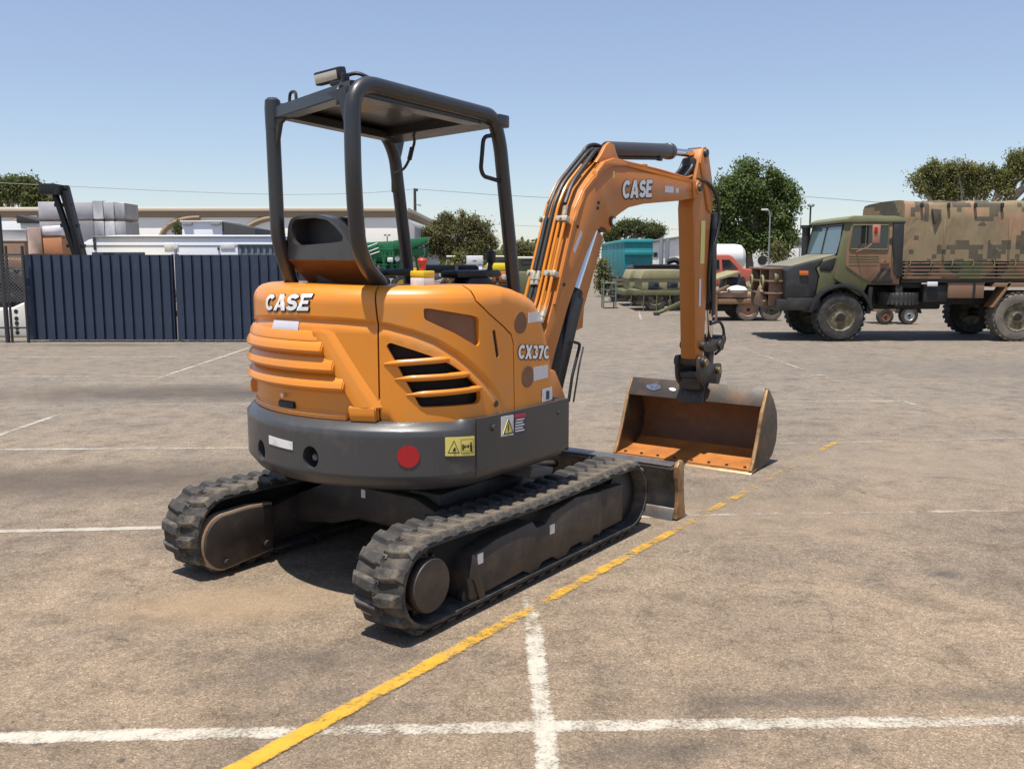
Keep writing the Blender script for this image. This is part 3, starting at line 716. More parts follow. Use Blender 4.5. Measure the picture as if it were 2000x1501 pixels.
def side_frame(sx):
    """track frame seen between the runs; sx=+1 right side of the machine"""
    X = sx * .845
    f = MB()
    body = [(-.64, .075), (-.60, .055), (-.53, .075), (-.20, .092), (-.14, .060), (-.07, .060), (-.03, .092), (.07, .095), (.12, .062), (.20, .062), (.25, .10), (.50, .105), (.58, .10), (.58, .345), (.30, .372), (.06, .335), (.0, .292), (-.08, .292), (-.12, .335), (-.42, .320), (-.60, .290), (-.66, .20)]
    f.prism(body, sx * .60, sx * .838, 0, .010)
    fr = f.build('track_frame', FRAME, EX)
    MB().prism([(.592, .100), (.86, .105), (.86, .332), (.592, .345)], sx * .62, sx * .822, 0, .012).build('tension_cover', FRAME, fr)
    MB().bb(sx * .820, sx * .832, .55, .565, .09, .35, .003).build('frame_seam', BLACK, fr)
    MB().bb(sx * .685, sx * .735, -1.0, .98, .10, .385, .01).build('dark_gap_filler', CORE, fr)  # black slab added to close the gap, standing for the shade inside
    for y in (-.60, -.10, .16, .47):
        MB().lathe([(.055, -.03), (.062, -.01), (.062, .01), (.03, .02), (.0, .02)], (sx * .80, y, .088)).build('track_roller', PIN, fr)
    MB().prism([(-.655, .19), (-.62, .17), (-.575, .06), (-.53, .06), (-.54, .10), (-.60, .28), (-.63, .30)], sx * .836, sx * .848, 0, .003).build('frame_rim', FRAME, fr)
    MB().lathe([(.115, -.05), (.125, -.02), (.125, .0), (.118, .012), (.03, .014), (.0, .016)], (sx * .842 if sx > 0 else -.842, YB, ZC)).build('drive_hub', FRAME, fr)
    b = MB()
    for k in range(12):
        a = 2 * math.pi * k / 12
        b.box((sx * .74, YB + .135 * math.cos(a), ZC + .135 * math.sin(a)), (.03, .05, .04), .006, Matrix.Rotation(a, 4, 'X'))
    b.cyl((sx * .725, YB, ZC), (sx * .755, YB, ZC), .128, 24); b.build('drive_sprocket', PIN, fr)
    MB().lathe([(.165, -.03), (.17, 0), (.165, .03), (.06, .05), (.0, .05)], (sx * .74, YF, ZC)).build('front_idler', BLACK, fr)
    b = MB()
    for p in ((.05, .255), (-.57, .262)): b.bb(sx * .838, sx * .8425, p[0] - .015, p[0] + .028, p[1] - .028, p[1] + .022)
    b.build('frame_sticker', WHITE, fr, None)
    # inner side: final drive guard plate
    xi = sx * .565
    gp = [(-.645, .072)] + [(-.955 + .128 * math.cos(R_(t)), .185 + .142 * math.sin(R_(t))) for t in range(-95, -272, -12)] + [(-.80, .332), (-.645, .318)]
    MB().prism(gp, xi, sx * .542, 0, .003).build('drive_guard', FRAME, fr)
    go = [(y + (.012 if y > -.66 else (y + .955) * .10), z + (z - .19) * .085) for (y, z) in gp]
    MB().prism(go, sx * .558, sx * .612, 0, .003).build('drive_guard_rim', GRIM, fr)
    b = MB()
    for p in ((-.69, .11), (-.955, .075), (-.68, .29)): b.cyl((sx * .545, p[0], p[1]), (sx * .528, p[0], p[1]), .020, 12)
    b.build('guard_bolt', PIN, fr)
side_frame(1); side_frame(-1)
cb = MB(); cb.prism([(-.60, .16), (-.30, .20), (-.1, .26), (.1, .26), (.30, .20), (.60, .16), (.60, .33), (.30, .44), (-.30, .44), (-.60, .33)], -.42, -.12, 1, .012)
cb.prism([(-.60, .16), (-.30, .20), (.30, .20), (.60, .16), (.60, .33), (.30, .44), (-.30, .44), (-.60, .33)], .15, .45, 1, .012)
cb.bb(-.42, .42, -.35, .40, .22, .46, .02); cb.build('car_body', FRAME, EX)
cb = MB(); cb.lathe([(.40, .44), (.42, .46), (.42, .55), (.38, .60)], (0, 0, 0), 2, 40); cb.build('slew_ring', PIN, EX)
MB().bb(-.075, -.045, -.426, -.421, .385, .43).build('frame_plate', WHITE, EX, None)
MB().prism([(.20, .46), (.42, .44), (.44, .48), (.22, .52)], .36, .60, 0, .008).build('step_plate', mat('dusty_step', (.16, .14, .115), .7, var=.2), EX)
# --- dozer blade
bl = MB()
pb = [(1.335, .0), (1.362, .0), (1.410, .10), (1.432, .20), (1.420, .30), (1.392, .350), (1.30, .346), (1.30, .334), (1.366, .326), (1.392, .28), (1.404, .20), (1.385, .10)]
bl.prism([(y + .03, z) for (y, z) in pb], -.90, .905, 0, .003)
blade = bl.build('dozer_blade', mat('worn_blade_paint', (.060, .055, .050), .5, .1, var=.3, vs_=7, dirt=(.24, .20, .15), ds=5, dpos=(.40, .72)), EX)
pe = [(1.365, .012), (1.50, .0), (1.475, .12), (1.462, .22), (1.462, .30), (1.455, .372), (1.43, .388), (1.385, .378), (1.362, .35), (1.362, .28), (1.385, .23), (1.388, .12)]
for x in (.905, -.935): MB().prism(pe, x, x + .028, 0, .004).build('blade_end_plate', BUCKEDGE, blade)
MB().prism([(1.335, .352), (1.43, .360), (1.43, .370), (1.335, .362)], -.88, .90, 0, .002).build('blade_top_edge', STEEL, blade)
MB().prism([(1.352, .0), (1.372, .0), (1.392, .075), (1.384, .075)], -.90, .905, 0, .002).build('cutting_edge', STEEL, blade)
for x in (-.36, .36): MB().prism([(.40, .20), (.45, .34), (1.38, .28), (1.40, .12), (1.2, .10)], x - .05, x + .05, 0, .01).build('blade_arm', FRAME, EX)
bc = MB(); bc.cyl((0, .42, .40), (0, 1.05, .30), .05, 16); bc.cyl((0, 1.0, .31), (0, 1.38, .25), .025, 12); bc.build('blade_cylinder', FRAME, EX)
# --- canopy (roll over frame)
rt = 0.037
right = fillet([(.29, -.56, 1.36), (.305, -.635, 1.54), (.35, -.770, 1.605), (.395, -.878, 1.72), (.43, -.932, 2.02), (.43, -.928, 2.43), (.43, .095, 2.400), (.43, .155, 2.27), (.43, .283, 1.50), (.43, .33, 1.2)], .15, 7)
left = fillet([(-.42, -.47, 1.30), (-.42, -.565, 1.545), (-.42, -.645, 1.74), (-.42, -.65, 2.10), (-.42, -.655, 2.425), (-.42, .18, 2.385), (-.42, .255, 2.27), (-.42, .37, 1.50), (-.42, .42, 1.2)], .10, 7)
canopy = MB(); canopy.tube(right, rt, 16); canopy.tube(left, rt, 16)
cf = canopy.build('canopy_frame', ROPS, EX, None); smooth(cf.data, 60)
# left rear corner has a capped tube end standing a little proud
MB().lathe([(.0, .062), (.025, .058), (.039, .045), (.042, .0), (.040, -.10)], (-.42, -.650, 2.415), 2, 20).build('corner_cap', ROPS, cf)
def quadbox(name, a, b_, c, d, th, m, parent, bev=.004):
    """slab from four corner points (top face) and a thickness downwards"""
    bm = bmesh.new(); T = [bm.verts.new(p) for p in (a, b_, c, d)]; B = [bm.verts.new((p[0], p[1], p[2] - th)) for p in (a, b_, c, d)]
    fs = [bm.faces.new(T), bm.faces.new(B[::-1])] + [bm.faces.new((T[i], B[i], B[(i + 1) % 4], T[(i + 1) % 4])) for i in range(4)]
    bmesh.ops.recalc_face_normals(bm, faces=fs)
    if bev: bmesh.ops.bevel(bm, geom=list(bm.edges), offset=bev, segments=2, affect='EDGES')
    me = bpy.data.meshes.new(name); bm.to_mesh(me); bm.free(); smooth(me, 40); return link(name, me, parent, m)
quadbox('roof_sheet', (-.40, -.60, 2.435), (.41, -.86, 2.442), (.41, .08, 2.418), (-.40, .20, 2.405), .012, ROPS, cf)
quadbox('roof_rear_rail', (-.40, -.668, 2.425), (.42, -.925, 2.432), (.41, -.80, 2.440), (-.40, -.56, 2.434), .062, ROPS, cf, .006)
quadbox('roof_front_rail', (-.42, .10, 2.405), (.43, -.02, 2.415), (.43, .12, 2.395), (-.42, .24, 2.385), .055, ROPS, cf, .006)
quadbox('roof_side_rail', (.32, -.83, 2.415), (.42, -.86, 2.415), (.42, .02, 2.395), (.32, .03, 2.395), .045, ROPS, cf, .006)
quadbox('roof_side_rail', (-.40, -.60, 2.405), (-.31, -.63, 2.405), (-.31, .15, 2.375), (-.40, .16, 2.375), .040, ROPS, cf, .006)
quadbox('roof_bounce_patch', (.0, -.72, 2.420), (.32, -.83, 2.424), (.32, -.50, 2.416), (.0, -.42, 2.412), .02, mat('beige_ground_bounce', (.30, .26, .21), .7, var=.1), cf, 0)  # beige slab paints in light bounced off the ground
for (x, y) in ((.43, -.93), (-.42, -.655)):
    sx = -1 if x > 0 else 1
    MB().prism([(x + sx * .02, 2.405), (x + sx * .15, 2.385), (x + sx * .07, 2.34), (x + sx * .034, 2.22)], y - .012, y + .012, 1, .004).build('corner_gusset', ROPS, cf)
MB().prism([(.20, 2.36), (.33, 2.37), (.275, 2.20), (.262, 2.05), (.24, 2.05), (.24, 2.26)], -.44, -.40, 0, .006).build('corner_gusset', ROPS, cf)
MB().bb(.40, .47, .10, .19, 2.345, 2.41, .008).build('front_bracket', ROPS, cf)
gh = MB(); gh.tube(fillet([(.43, .085, 2.30), (.43, .012, 2.285), (.43, -.012, 2.12), (.43, .012, 2.085), (.43, .17, 2.068)], .04, 5), .011, 10); gh.build('grab_handle', BLACK, cf)
gh = MB(); gh.tube(fillet([(-.35, -.60, 2.43), (-.345, -.60, 2.50), (-.27, -.625, 2.495), (-.265, -.63, 2.432)], .05, 5), .008, 8); gh.build('wire_loop', HOSE, cf)
# work light on the rear right corner
wl = MB(); rot = Matrix.Rotation(R_(4), 4, 'Z') @ Matrix.Rotation(R_(-5), 4, 'Y') @ Matrix.Rotation(R_(9), 4, 'X')
wl.box((.165, -.80, 2.492), (.165, .045, .060), .008, rot); lamp = wl.build('work_light', BLACK, cf)
MB().box(Vector((.165, -.80, 2.492)) + rot @ Vector((-.008, -.0235, -.002)), (.135, .006, .040), .002, rot).build('light_lens', LENS, lamp)
b = MB(); b.bb(.22, .30, -.86, -.78, 2.435, 2.455, .004); b.bb(.27, .29, -.84, -.80, 2.44, 2.49, .003); b.tube(fillet([(.25, -.78, 2.49), (.30, -.76, 2.50), (.34, -.72, 2.475), (.35, -.66, 2.45)], .03), .009, 8); b.tube(fillet([(.30, -.86, 2.44), (.345, -.93, 2.40), (.35, -.94, 2.33)], .03), .007, 6); b.build('light_bracket', BLACK, lamp)
b = MB(); b.tube(fillet([(-.13, .10, 2.35), (-.14, .12, 2.31), (-.20, .14, 2.22), (-.26, .16, 2.17), (-.38, .21, 2.16)], .04), .008, 6); b.tube([(-.165, .125, 2.28), (-.20, .14, 2.22)], .014, 8); b.build('seat_wiring', HOSE, cf)
# --- seat, rear cowl, console
cowl = [(-.44, 1.655), (-.415, 1.74), (-.392, 1.765), (-.378, 1.83), (-.345, 1.865), (-.252, 1.878), (-.068, 1.876), (.050, 1.858), (.125, 1.826), (.205, 1.755), (.262, 1.690), (.300, 1.652)]
def cowl_S(x, z, o=0.0): return Vector((x, -.60 - .2564 * (x + .42) - o, z)), Vector((-.248, -.969, 0))
inner = roundp([(-.340, 1.835), (-.300, 1.858), (-.10, 1.862), (.025, 1.846), (.100, 1.812), (.172, 1.765), (.165, 1.742), (.05, 1.735), (-.29, 1.726), (-.335, 1.750)], .018)
cw2 = patch('seat_cowl', cowl_S, roundp(cowl, .02), [inner], ROPS, EX, .05, rim=.06, hrim=.11)
patch('seat_back', lambda x, z: cowl_S(x, z, -.09), [(-.40, 1.70), (.22, 1.70), (.22, 1.80), (.10, 1.86), (-.36, 1.868), (-.40, 1.80)], [], BLACK, cw2, .05, rim=.02)
b = MB(); V8 = []
pan = [(-.44, -.60, 1.655), (.300, -.788, 1.652), (.345, -.70, 1.585), (.355, -.62, 1.50), (-.40, -.42, 1.50), (-.41, -.50, 1.57)]
v1 = [b.bm.verts.new(p) for p in pan]; f_ = [b.bm.faces.new((v1[0], v1[1], v1[2], v1[5])), b.bm.faces.new((v1[5], v1[2], v1[3], v1[4]))]
bmesh.ops.solidify(b.bm, geom=f_, thickness=.012); b.build('lower_cowl', mat('shaded_cowl_brown', (.20, .085, .025), .45, var=.15), EX, None)  # orange panel coloured brown, its shade put into the paint
b = MB(); b.bb(-.24, .18, -.50, -.08, 1.36, 1.46, .03); b.prism([(-.52, 1.40), (-.42, 1.40), (-.47, 1.62), (-.56, 1.62)], -.26, .05, 0, .03); b.bb(-.2, .14, -.5, -.1, .93, 1.36, .01); b.build('operator_seat', BLACK, EX)
b = MB(); b.prism([(.36, -.02), (.22, -.02), (.20, .25), (.36, .25)], 1.30, 1.50, 2, .02); b.bb(.18, .31, -.06, .34, 1.555, 1.598, .02); b.prism([(-.04, 1.48), (.30, 1.48), (.22, 1.56), (.04, 1.56)], .20, .32, 0, .02); b.build('control_console', BLACK, EX)
b = MB(); b.tube([(.25, .30, 1.56), (.245, .31, 1.62), (.25, .315, 1.65)], [.022, .014, .020], 10); b.box((.25, .315, 1.67), (.045, .045, .075), .015); b.bb(-.36, -.26, .0, .30, 1.56, 1.60, .02); b.box((-.02, .28, 1.60), (.40, .05, .05), .02); b.tube([(.02, .30, 1.60), (.035, .27, 1.52)], .008, 8); b.build('joystick', BLACK, EX)
b = MB(); b.tube([(.06, .24, 1.62), (.085, .22, 1.50)], .009, 8); b.build('travel_lever', STEEL, EX)
# --- boom
BX0, BX1 = .12, .31
boomo = [(.62, .90), (.74, 1.14), (.795, 1.243), (.862, 1.377), (.941, 1.572), (1.072, 1.894), (1.113, 1.980), (1.20, 2.094), (1.30, 2.170), (1.40, 2.235), (1.502, 2.295), (1.58, 2.316), (1.701, 2.309), (2.354, 2.279), (2.80, 2.262), (2.935, 2.255), (2.985, 2.20), (2.951, 2.138), (2.622, 2.094), (2.044, 2.044), (1.819, 2.009), (1.70, 1.965), (1.642, 1.94), (1.60, 1.88), (1.555, 1.835), (1.50, 1.86), (1.44, 1.868), (1.374, 1.83), (1.249, 1.676), (1.039, 1.357), (.894, 1.078), (.80, .86)]
boom = MB().prism(boomo, BX0, BX1, 0, .010).build('boom', ORANGE_W, EX)
# raised edge strips of the boom side plates
def strip(name, pts, w, x0, x1, m, parent):
    P = [Vector(p) for p in pts]; L = []; Rr = []
    for i, p in enumerate(P):
        t = (P[min(i + 1, len(P) - 1)] - P[max(i - 1, 0)]).normalized(); n = Vector((-t.y, t.x)); L.append(p + n * w / 2); Rr.append(p - n * w / 2)
    b = MB(); n = len(P)
    for i in range(n - 1):
        q = [(x, *p) for x in (x0, x1) for p in (L[i], L[i + 1], Rr[i + 1], Rr[i])]; v = [b.bm.verts.new(p) for p in q]
        for f in ((0, 1, 2, 3), (7, 6, 5, 4), (0, 4, 5, 1), (2, 6, 7, 3), (1, 5, 6, 2), (3, 7, 4, 0)): b.bm.faces.new([v[k] for k in f])
    bmesh.ops.remove_doubles(b.bm, verts=b.bm.verts, dist=1e-4); bmesh.ops.recalc_face_normals(b.bm, faces=b.bm.faces)
    return b.build(name, m, parent)
strip('boom_edge', [(.878, 1.38), (.956, 1.572), (1.087, 1.888), (1.128, 1.970), (1.214, 2.080), (1.31, 2.152), (1.41, 2.215), (1.51, 2.275), (1.60, 2.298), (1.70, 2.295), (2.35, 2.266), (2.80, 2.250)], .022, BX1 - .01, BX1 + .012, ORANGE_W, boom)
MB().prism([(1.33, 2.17), (1.42, 2.225), (1.56, 2.265), (1.75, 2.280), (1.74, 2.300), (1.57, 2.318), (1.44, 2.285), (1.35, 2.22)], BX1 - .02, BX1 + .02, 0, .006).build('elbow_plate', ORANGE_W, boom)
for x in (.165, .275):
    MB().prism([(1.40, 2.28), (1.46, 2.33), (1.52, 2.395), (1.575, 2.425), (1.635, 2.41), (1.665, 2.36), (1.72, 2.31), (1.6, 2.27)], x - .014, x + .014, 0, .005).build('cylinder_ear', ORANGE_W, boom)
MB().lathe([(.0, .012), (.035, .010), (.036, 0), (.030, -.02)], (BX1, 1.575, 1.905)).build('pivot_pin', PIN, boom)
MB().lathe([(.0, .018), (.022, .018), (.024, 0)], (BX1, 1.575, 1.905)).build('pivot_pin', CHROME, boom)
b = MB()
for (y, z) in ((1.395, 2.02), (1.385, 1.985), (1.93, 2.16), (.985, 1.50), (1.14, 1.86)): b.cyl((BX1 - .01, y, z), (BX1 + .007, y, z), .011, 12)
b.build('boom_bolt', PIN, boom)
b = MB(); b.lathe([(.062, -.11), (.062, .0), (.05, .02), (.0, .022)], (BX1 + .004, 2.90, 2.205)); b.build('tip_boss', ORANGE_W, boom)
MB().lathe([(.0, .034), (.026, .034), (.03, .02)], (BX1 + .004, 2.90, 2.205)).build('pivot_pin', PIN, boom)
MB().prism([(2.80, 2.262), (2.93, 2.255), (2.985, 2.20), (2.951, 2.138), (2.82, 2.12)], BX1 - .02, BX1 + .014, 0, .006).build('tip_plate', ORANGE_W, boom)
# lettering and stickers on the boom
def on_boom(y0, z0, ang):
    c, s = math.cos(ang), math.sin(ang)
    return lambda x, y, o: Vector((BX1 + o, y0 + x * c - y * s, z0 + x * s + y * c))
fb = on_boom(1.700, 2.062, .075)
lettering('lettering', 'CASE', LETTER, boom, lambda x, y: fb(x, y, .0055), .455, .122, 0, .15)
for (q, o) in ((0, .0040), (.008, .0025)): lettering('lettering_outline', 'CASE', INK, boom, lambda x, y: fb(x + q, y - q, o), .455, .122, .028, .15)
def sticker(name, quad, m, parent, x=BX1, th=.002):
    b = MB(); v = [b.bm.verts.new((x + th, y, z)) for (y, z) in quad]; b.bm.faces.new(v); bmesh.ops.recalc_face_normals(b.bm, faces=b.bm.faces)
    return b.build(name, m, parent, None)
sticker('reflector', [(1.107, 1.690), (1.085, 1.715), (1.175, 1.842), (1.197, 1.818)], GREYST, boom)
sticker('boom_sticker', [(2.345, 2.140), (2.49, 2.145), (2.49, 2.190), (2.345, 2.187)], GREYST, boom)
sticker('boom_sticker', [(2.525, 2.147), (2.575, 2.149), (2.575, 2.185), (2.525, 2.183)], GREYST, boom)
sticker('boom_sticker', [(1.575, 2.19), (1.600, 2.19), (1.600, 2.235), (1.575, 2.235)], YELST, boom)
# boom cylinder
def cylinder(name, p0, p1, p2, rb, rr_, m, parent):
    b = MB(); p0, p1, p2 = Vector(p0), Vector(p1), Vector(p2); d = (p1 - p0).normalized()
    b.tube([p0, p0 + d * .01, p1 - d * .05, p1 - d * .045, p1, p1 + d * .004], [rb * .9, rb, rb, rb * 1.1, rb * 1.1, rb * .6], 20)
    o = b.build(name, m, parent)
    MB().tube([p1 - d * .02, p2], rr_, 16).build('cylinder_rod', CHROME, o)
    b = MB(); b.cyl((p2.x - .05, p2.y, p2.z), (p2.x + .05, p2.y, p2.z), rr_ * 1.7, 16); b.build('rod_eye', PIN, o); return o
bcy = cylinder('boom_cylinder', (.245, .80, .74), (.245, 1.205, 1.455), (.245, 1.475, 1.90), .058, .034, BLACK, boom)
for v in bcy.children: pass
MB().prism([(.83, .66), (.93, .70), (1.235, 1.40), (1.17, 1.47), (1.10, 1.44)], .285, .305, 0, .006).build('cylinder_guard', BLACK, bcy)
MB().prism([(1.30, .98), (1.39, 1.165), (1.535, 1.19), (1.55, 1.33), (1.80, 1.80), (1.66, 1.93), (1.30, 1.55), (1.0, 1.0)], .088, .118, 0, .006).build('guard_plate', ORANGE_W, boom)
b = MB(); b.prism([(1.44, 1.87), (1.56, 1.83), (1.62, 1.93), (1.5, 1.98)], .20, .295, 0, .01); b.build('rod_lug', PIN, boom)
# hydraulic lines along the back of the boom
back = [(.790, 1.330), (.832, 1.400), (.903, 1.580), (1.032, 1.900), (1.070, 1.992), (1.160, 2.118), (1.325, 2.240), (1.455, 2.335), (1.52, 2.365)]
def run(x, i0, i1, off, x2=None):
    return [(x + ((x2 - x) * (k - i0) / (i1 - i0) if x2 is not None else 0), back[k][0] - off * .8, back[k][1] + off * .35) for k in range(i0, i1 + 1)]
for (x, i0, i1, off, x2) in ((.130, 0, 7, .022, .150), (.215, 0, 6, .010, .215), (.252, 0, 3, .012, None), (.290, 0, 3, .010, None), (.185, 3, 7, .030, .20)):
    b = MB(); b.tube(fillet(run(x, i0, i1, off, x2), .10), .0105, 8); b.build('hydraulic_pipe', ORANGE, boom)
for (x, i0, i1, off, x2, r) in ((.165, 2, 8, .034, .165, .0135), (.195, 2, 8, .030, .200, .0135), (.270, 4, 8, .022, .23, .0150), (.150, 4, 8, .020, .17, .014)):
    b = MB(); b.tube(fillet(run(x, i0, i1, off, x2), .10), r, 8); b.build('hydraulic_hose', HOSE, boom)
for (x, off, z0) in ((.130, .022, 0), (.165, .034, 1), (.195, .030, 1), (.252, .012, 0), (.290, .010, 0)):
    if z0 == 0: p, q = (x, .765 - off * .8, 1.275), (x, .815 - off * .8, 1.372)
    else: p, q = (x, .872 - off * .8, 1.50), (x, .903 - off * .8, 1.585)
    P, Q = Vector(p), Vector(q); b = MB(); b.tube([P, P.lerp(Q, .35), P.lerp(Q, .36), P.lerp(Q, .65), P.lerp(Q, .66), Q], [.014, .014, .018, .018, .014, .012], 8); b.build('hose_fitting', CLAMP, boom)
b = MB(); b.tube([(.270, 1.044, 1.925), (.270, 1.062, 1.985)], .016, 8); b.build('hose_fitting', CLAMP, boom)
for (x, pts) in ((.13, [(.75, 1.28), (.70, 1.16), (.64, 1.02)]), (.165, [(.86, 1.50), (.80, 1.37), (.72, 1.22), (.66, 1.05)]), (.195, [(.86, 1.50), (.81, 1.37), (.74, 1.22), (.66, 1.02)]), (.252, [(.76, 1.28), (.72, 1.18), (.66, 1.05)]), (.290, [(.76, 1.28), (.73, 1.20), (.70, 1.06)])):
    b = MB(); b.tube(fillet([(x, *p) for p in pts], .1), .0135, 8); b.build('hydraulic_hose', HOSE, boom)
for (y, z, x0, x1) in ((.893, 1.566, .108, .152), (.900, 1.566, .228, .312), (1.026, 1.902, .108, .152), (1.030, 1.902, .228, .312)):
    r = Matrix.Rotation(R_(68), 4, 'X')
    b = MB(); b.box(((x0 + x1) / 2, y, z), (x1 - x0, .036, .050), .005, r); b.cyl(((x0 + x1) / 2, y, z), ((x0 + x1) / 2, y - .036, z + .014), .009, 8); b.build('pipe_clamp', CLAMP, boom)
MB().box((.18, .882, 1.555), (.07, .03, .03), .004, Matrix.Rotation(R_(68), 4, 'X')).build('pipe_clamp', PIN, boom)
b = MB(); b.tube(fillet([(.235, 1.55, 2.335), (.25, 1.85, 2.318), (.25, 2.35, 2.296), (.25, 2.82, 2.272), (.25, 2.88, 2.33)], .08), .010, 8); b.tube(fillet([(.285, 1.60, 2.322), (.285, 2.30, 2.300), (.285, 2.78, 2.275), (.28, 2.87, 2.30)], .08), .008, 8)
b.build('hydraulic_pipe', ORANGE_W, boom)
b = MB(); b.box((.268, 2.06, 2.305), (.075, .045, .03), .004); b.build('pipe_clamp', ORANGE_W, boom)
b = MB(); b.box((.21, 1.54, 2.350), (.085, .10, .07), .012); b.tube(fillet([(.15, 1.42, 2.30), (.16, 1.48, 2.395), (.18, 1.56, 2.415), (.2, 1.63, 2.40)], .06), .014, 8); b.build('hose_junction', HOSE, boom)
# swing post
b = MB(); b.prism([(.50, .62), (.95, .66), (.98, .80), (.86, .98), (.66, 1.02), (.50, .92)], .12, .34, 0, .02); b.build('swing_post', ORANGE_W, EX)
b = MB(); b.tube(fillet([(.33, 1.02, .76), (.33, 1.06, .92), (.33, 1.155, 1.12), (.33, 1.085, 1.135)], .03), .010, 8); b.tube(fillet([(.36, 1.03, .76), (.36, 1.10, 1.0), (.35, 1.16, 1.10)], .03), .006, 8); b.build('step_rail', BLACK, EX)
b = MB(); b.bb(.20, .52, .335, .62, .62, .78, .03); b.build('front_frame', BLACK, EX)
# --- arm cylinder, arm, bucket linkage
ac = cylinder('arm_cylinder', (.22, 1.645, 2.385), (.22, 2.60, 2.462), (.22, 3.04, 2.482), .056, .028, CWGREY, boom)
b = MB(); b.tube([(.255, 1.72, 2.335), (.255, 2.36, 2.385)], .010, 8); b.box((.255, 2.36, 2.385), (.03, .05, .03), .004); b.build('cylinder_pipe', HOSE, ac)
AX0, AX1 = .165, .300
armo = [(2.865, 2.05), (2.90, 2.28), (2.965, 2.45), (3.00, 2.515), (3.045, 2.525), (3.085, 2.50), (3.13, 2.40), (3.215, 2.20), (3.215, 2.02), (3.19, 1.80), (3.165, 1.30), (3.15, .90), (3.12, .845), (3.03, .838), (2.985, .86), (2.945, 1.30), (2.89, 1.85)]
arm = MB().prism(armo, AX0, AX1, 0, .012).build('arm', ORANGE_W, EX)
for x in (AX1 + .0,): 
    MB().prism([(2.95, 2.40), (3.00, 2.525), (3.05, 2.532), (3.095, 2.50), (3.22, 2.20), (3.20, 2.02), (3.12, 2.05)], x - .004, x + .012, 0, .004).build('arm_plate', ORANGE_W, arm)
MB().lathe([(.0, .02), (.03, .02), (.034, 0)], (AX1 + .012, 3.035, 2.482)).build('pivot_pin', PIN, arm)
sticker('arm_sticker', [(3.015, 1.62), (3.095, 1.62), (3.095, 1.96), (3.015, 1.96)], YELST, arm, AX1 + .001)
sticker('arm_sticker', [(3.01, 1.28), (3.05, 1.28), (3.045, 1.50), (3.005, 1.50)], GREYST, arm, AX1 + .001)
b = MB()
for i in range(4): x = .17 + .03 * i; b.tube(fillet([(x, 2.78, 2.285), (x, 2.90, 2.36), (x + .006, 2.945, 2.44), (x, 2.98, 2.36), (x, 2.93, 2.27)], .07), .014, 8)
b.box((.225, 2.925, 2.36), (.10, .05, .16), .012); b.build('hose_bundle', HOSE, arm)
b = MB(); b.tube(fillet([(.318, 2.90, 2.27), (.325, 3.10, 2.26), (.33, 3.27, 2.14), (.335, 3.30, 1.96), (.33, 3.24, 1.80), (.31, 3.18, 1.70), (.29, 3.20, 1.45), (.28, 3.24, 1.30)], .12), .013, 8); b.build('hydraulic_hose', HOSE, arm)
b = MB(); b.tube(fillet([(.28, 3.30, 1.12), (.30, 3.46, 1.14), (.31, 3.53, 1.05), (.30, 3.50, .90), (.28, 3.42, .86)], .09), .012, 8); b.tube(fillet([(.22, 3.16, 2.16), (.22, 3.30, 2.02), (.23, 3.34, 1.86)], .09), .012, 8); b.build('hydraulic_hose', HOSE, arm)
b = MB(); b.tube(fillet([(.312, 3.25, 1.90), (.31, 3.18, 1.62), (.308, 3.17, 1.45), (.305, 3.21, 1.32)], .1), .016, 8); b.build('hose_sleeve', BLACK, arm)
bk = cylinder('bucket_cylinder', (.235, 3.30, 1.98), (.235, 3.355, 1.24), (.235, 3.41, .93), .052, .028, BLACK, arm)
MB().prism([(3.24, 2.02), (3.35, 2.04), (3.365, 1.20), (3.30, 1.18)], .285, .297, 0, .005).build('cylinder_guard', BLACK, bk)
b = MB()
for x in (.155, .312): b.prism([(3.04, .985), (3.08, .955), (3.25, 1.00), (3.40, .99), (3.53, 1.03), (3.53, .95), (3.44, .90), (3.30, .90), (3.16, .90), (3.05, .93)], x - .012, x + .012, 0, .005)
b.cyl((.13, 3.07, .96), (.345, 3.07, .96), .032, 16); b.cyl((.13, 3.42, .94), (.34, 3.42, .94), .045, 16); b.cyl((.14, 3.48, .985), (.335, 3.48, .985), .035, 14); b.build('link_arm', PIN, arm)
b = MB(); b.prism([(3.36, .96), (3.45, .95), (3.42, .70), (3.38, .62), (3.30, .62), (3.32, .72)], .205, .265, 0, .01); b.build('link_bar', PIN, arm)
b = MB()
for x in (.135, .325): b.prism(roundp([(2.98, .88), (3.09, .88), (3.22, .80), (3.42, .79), (3.44, .70), (3.38, .60), (3.30, .56), (3.10, .60), (2.99, .68), (2.97, .78)], .03, 3), x - .014, x + .014, 0, .005)
b.cyl((.10, 3.045, .83), (.36, 3.045, .83), .045, 18); b.cyl((.11, 3.33, .74), (.355, 3.33, .74), .036, 16); b.bb(.14, .32, 3.02, 3.30, .60, .70, .012); b.bb(.135, .325, 3.0, 3.08, .70, .745, .01); b.build('quick_hitch', PIN, arm)
b = MB(); b.cyl((.332, 3.05, .83), (.372, 3.05, .83), .030, 14); b.cyl((.335, 3.33, .74), (.368, 3.33, .74), .026, 14); b.build('hitch_pin', mat('brassy_pin', (.30, .22, .10), .4, .5, var=.2), arm)
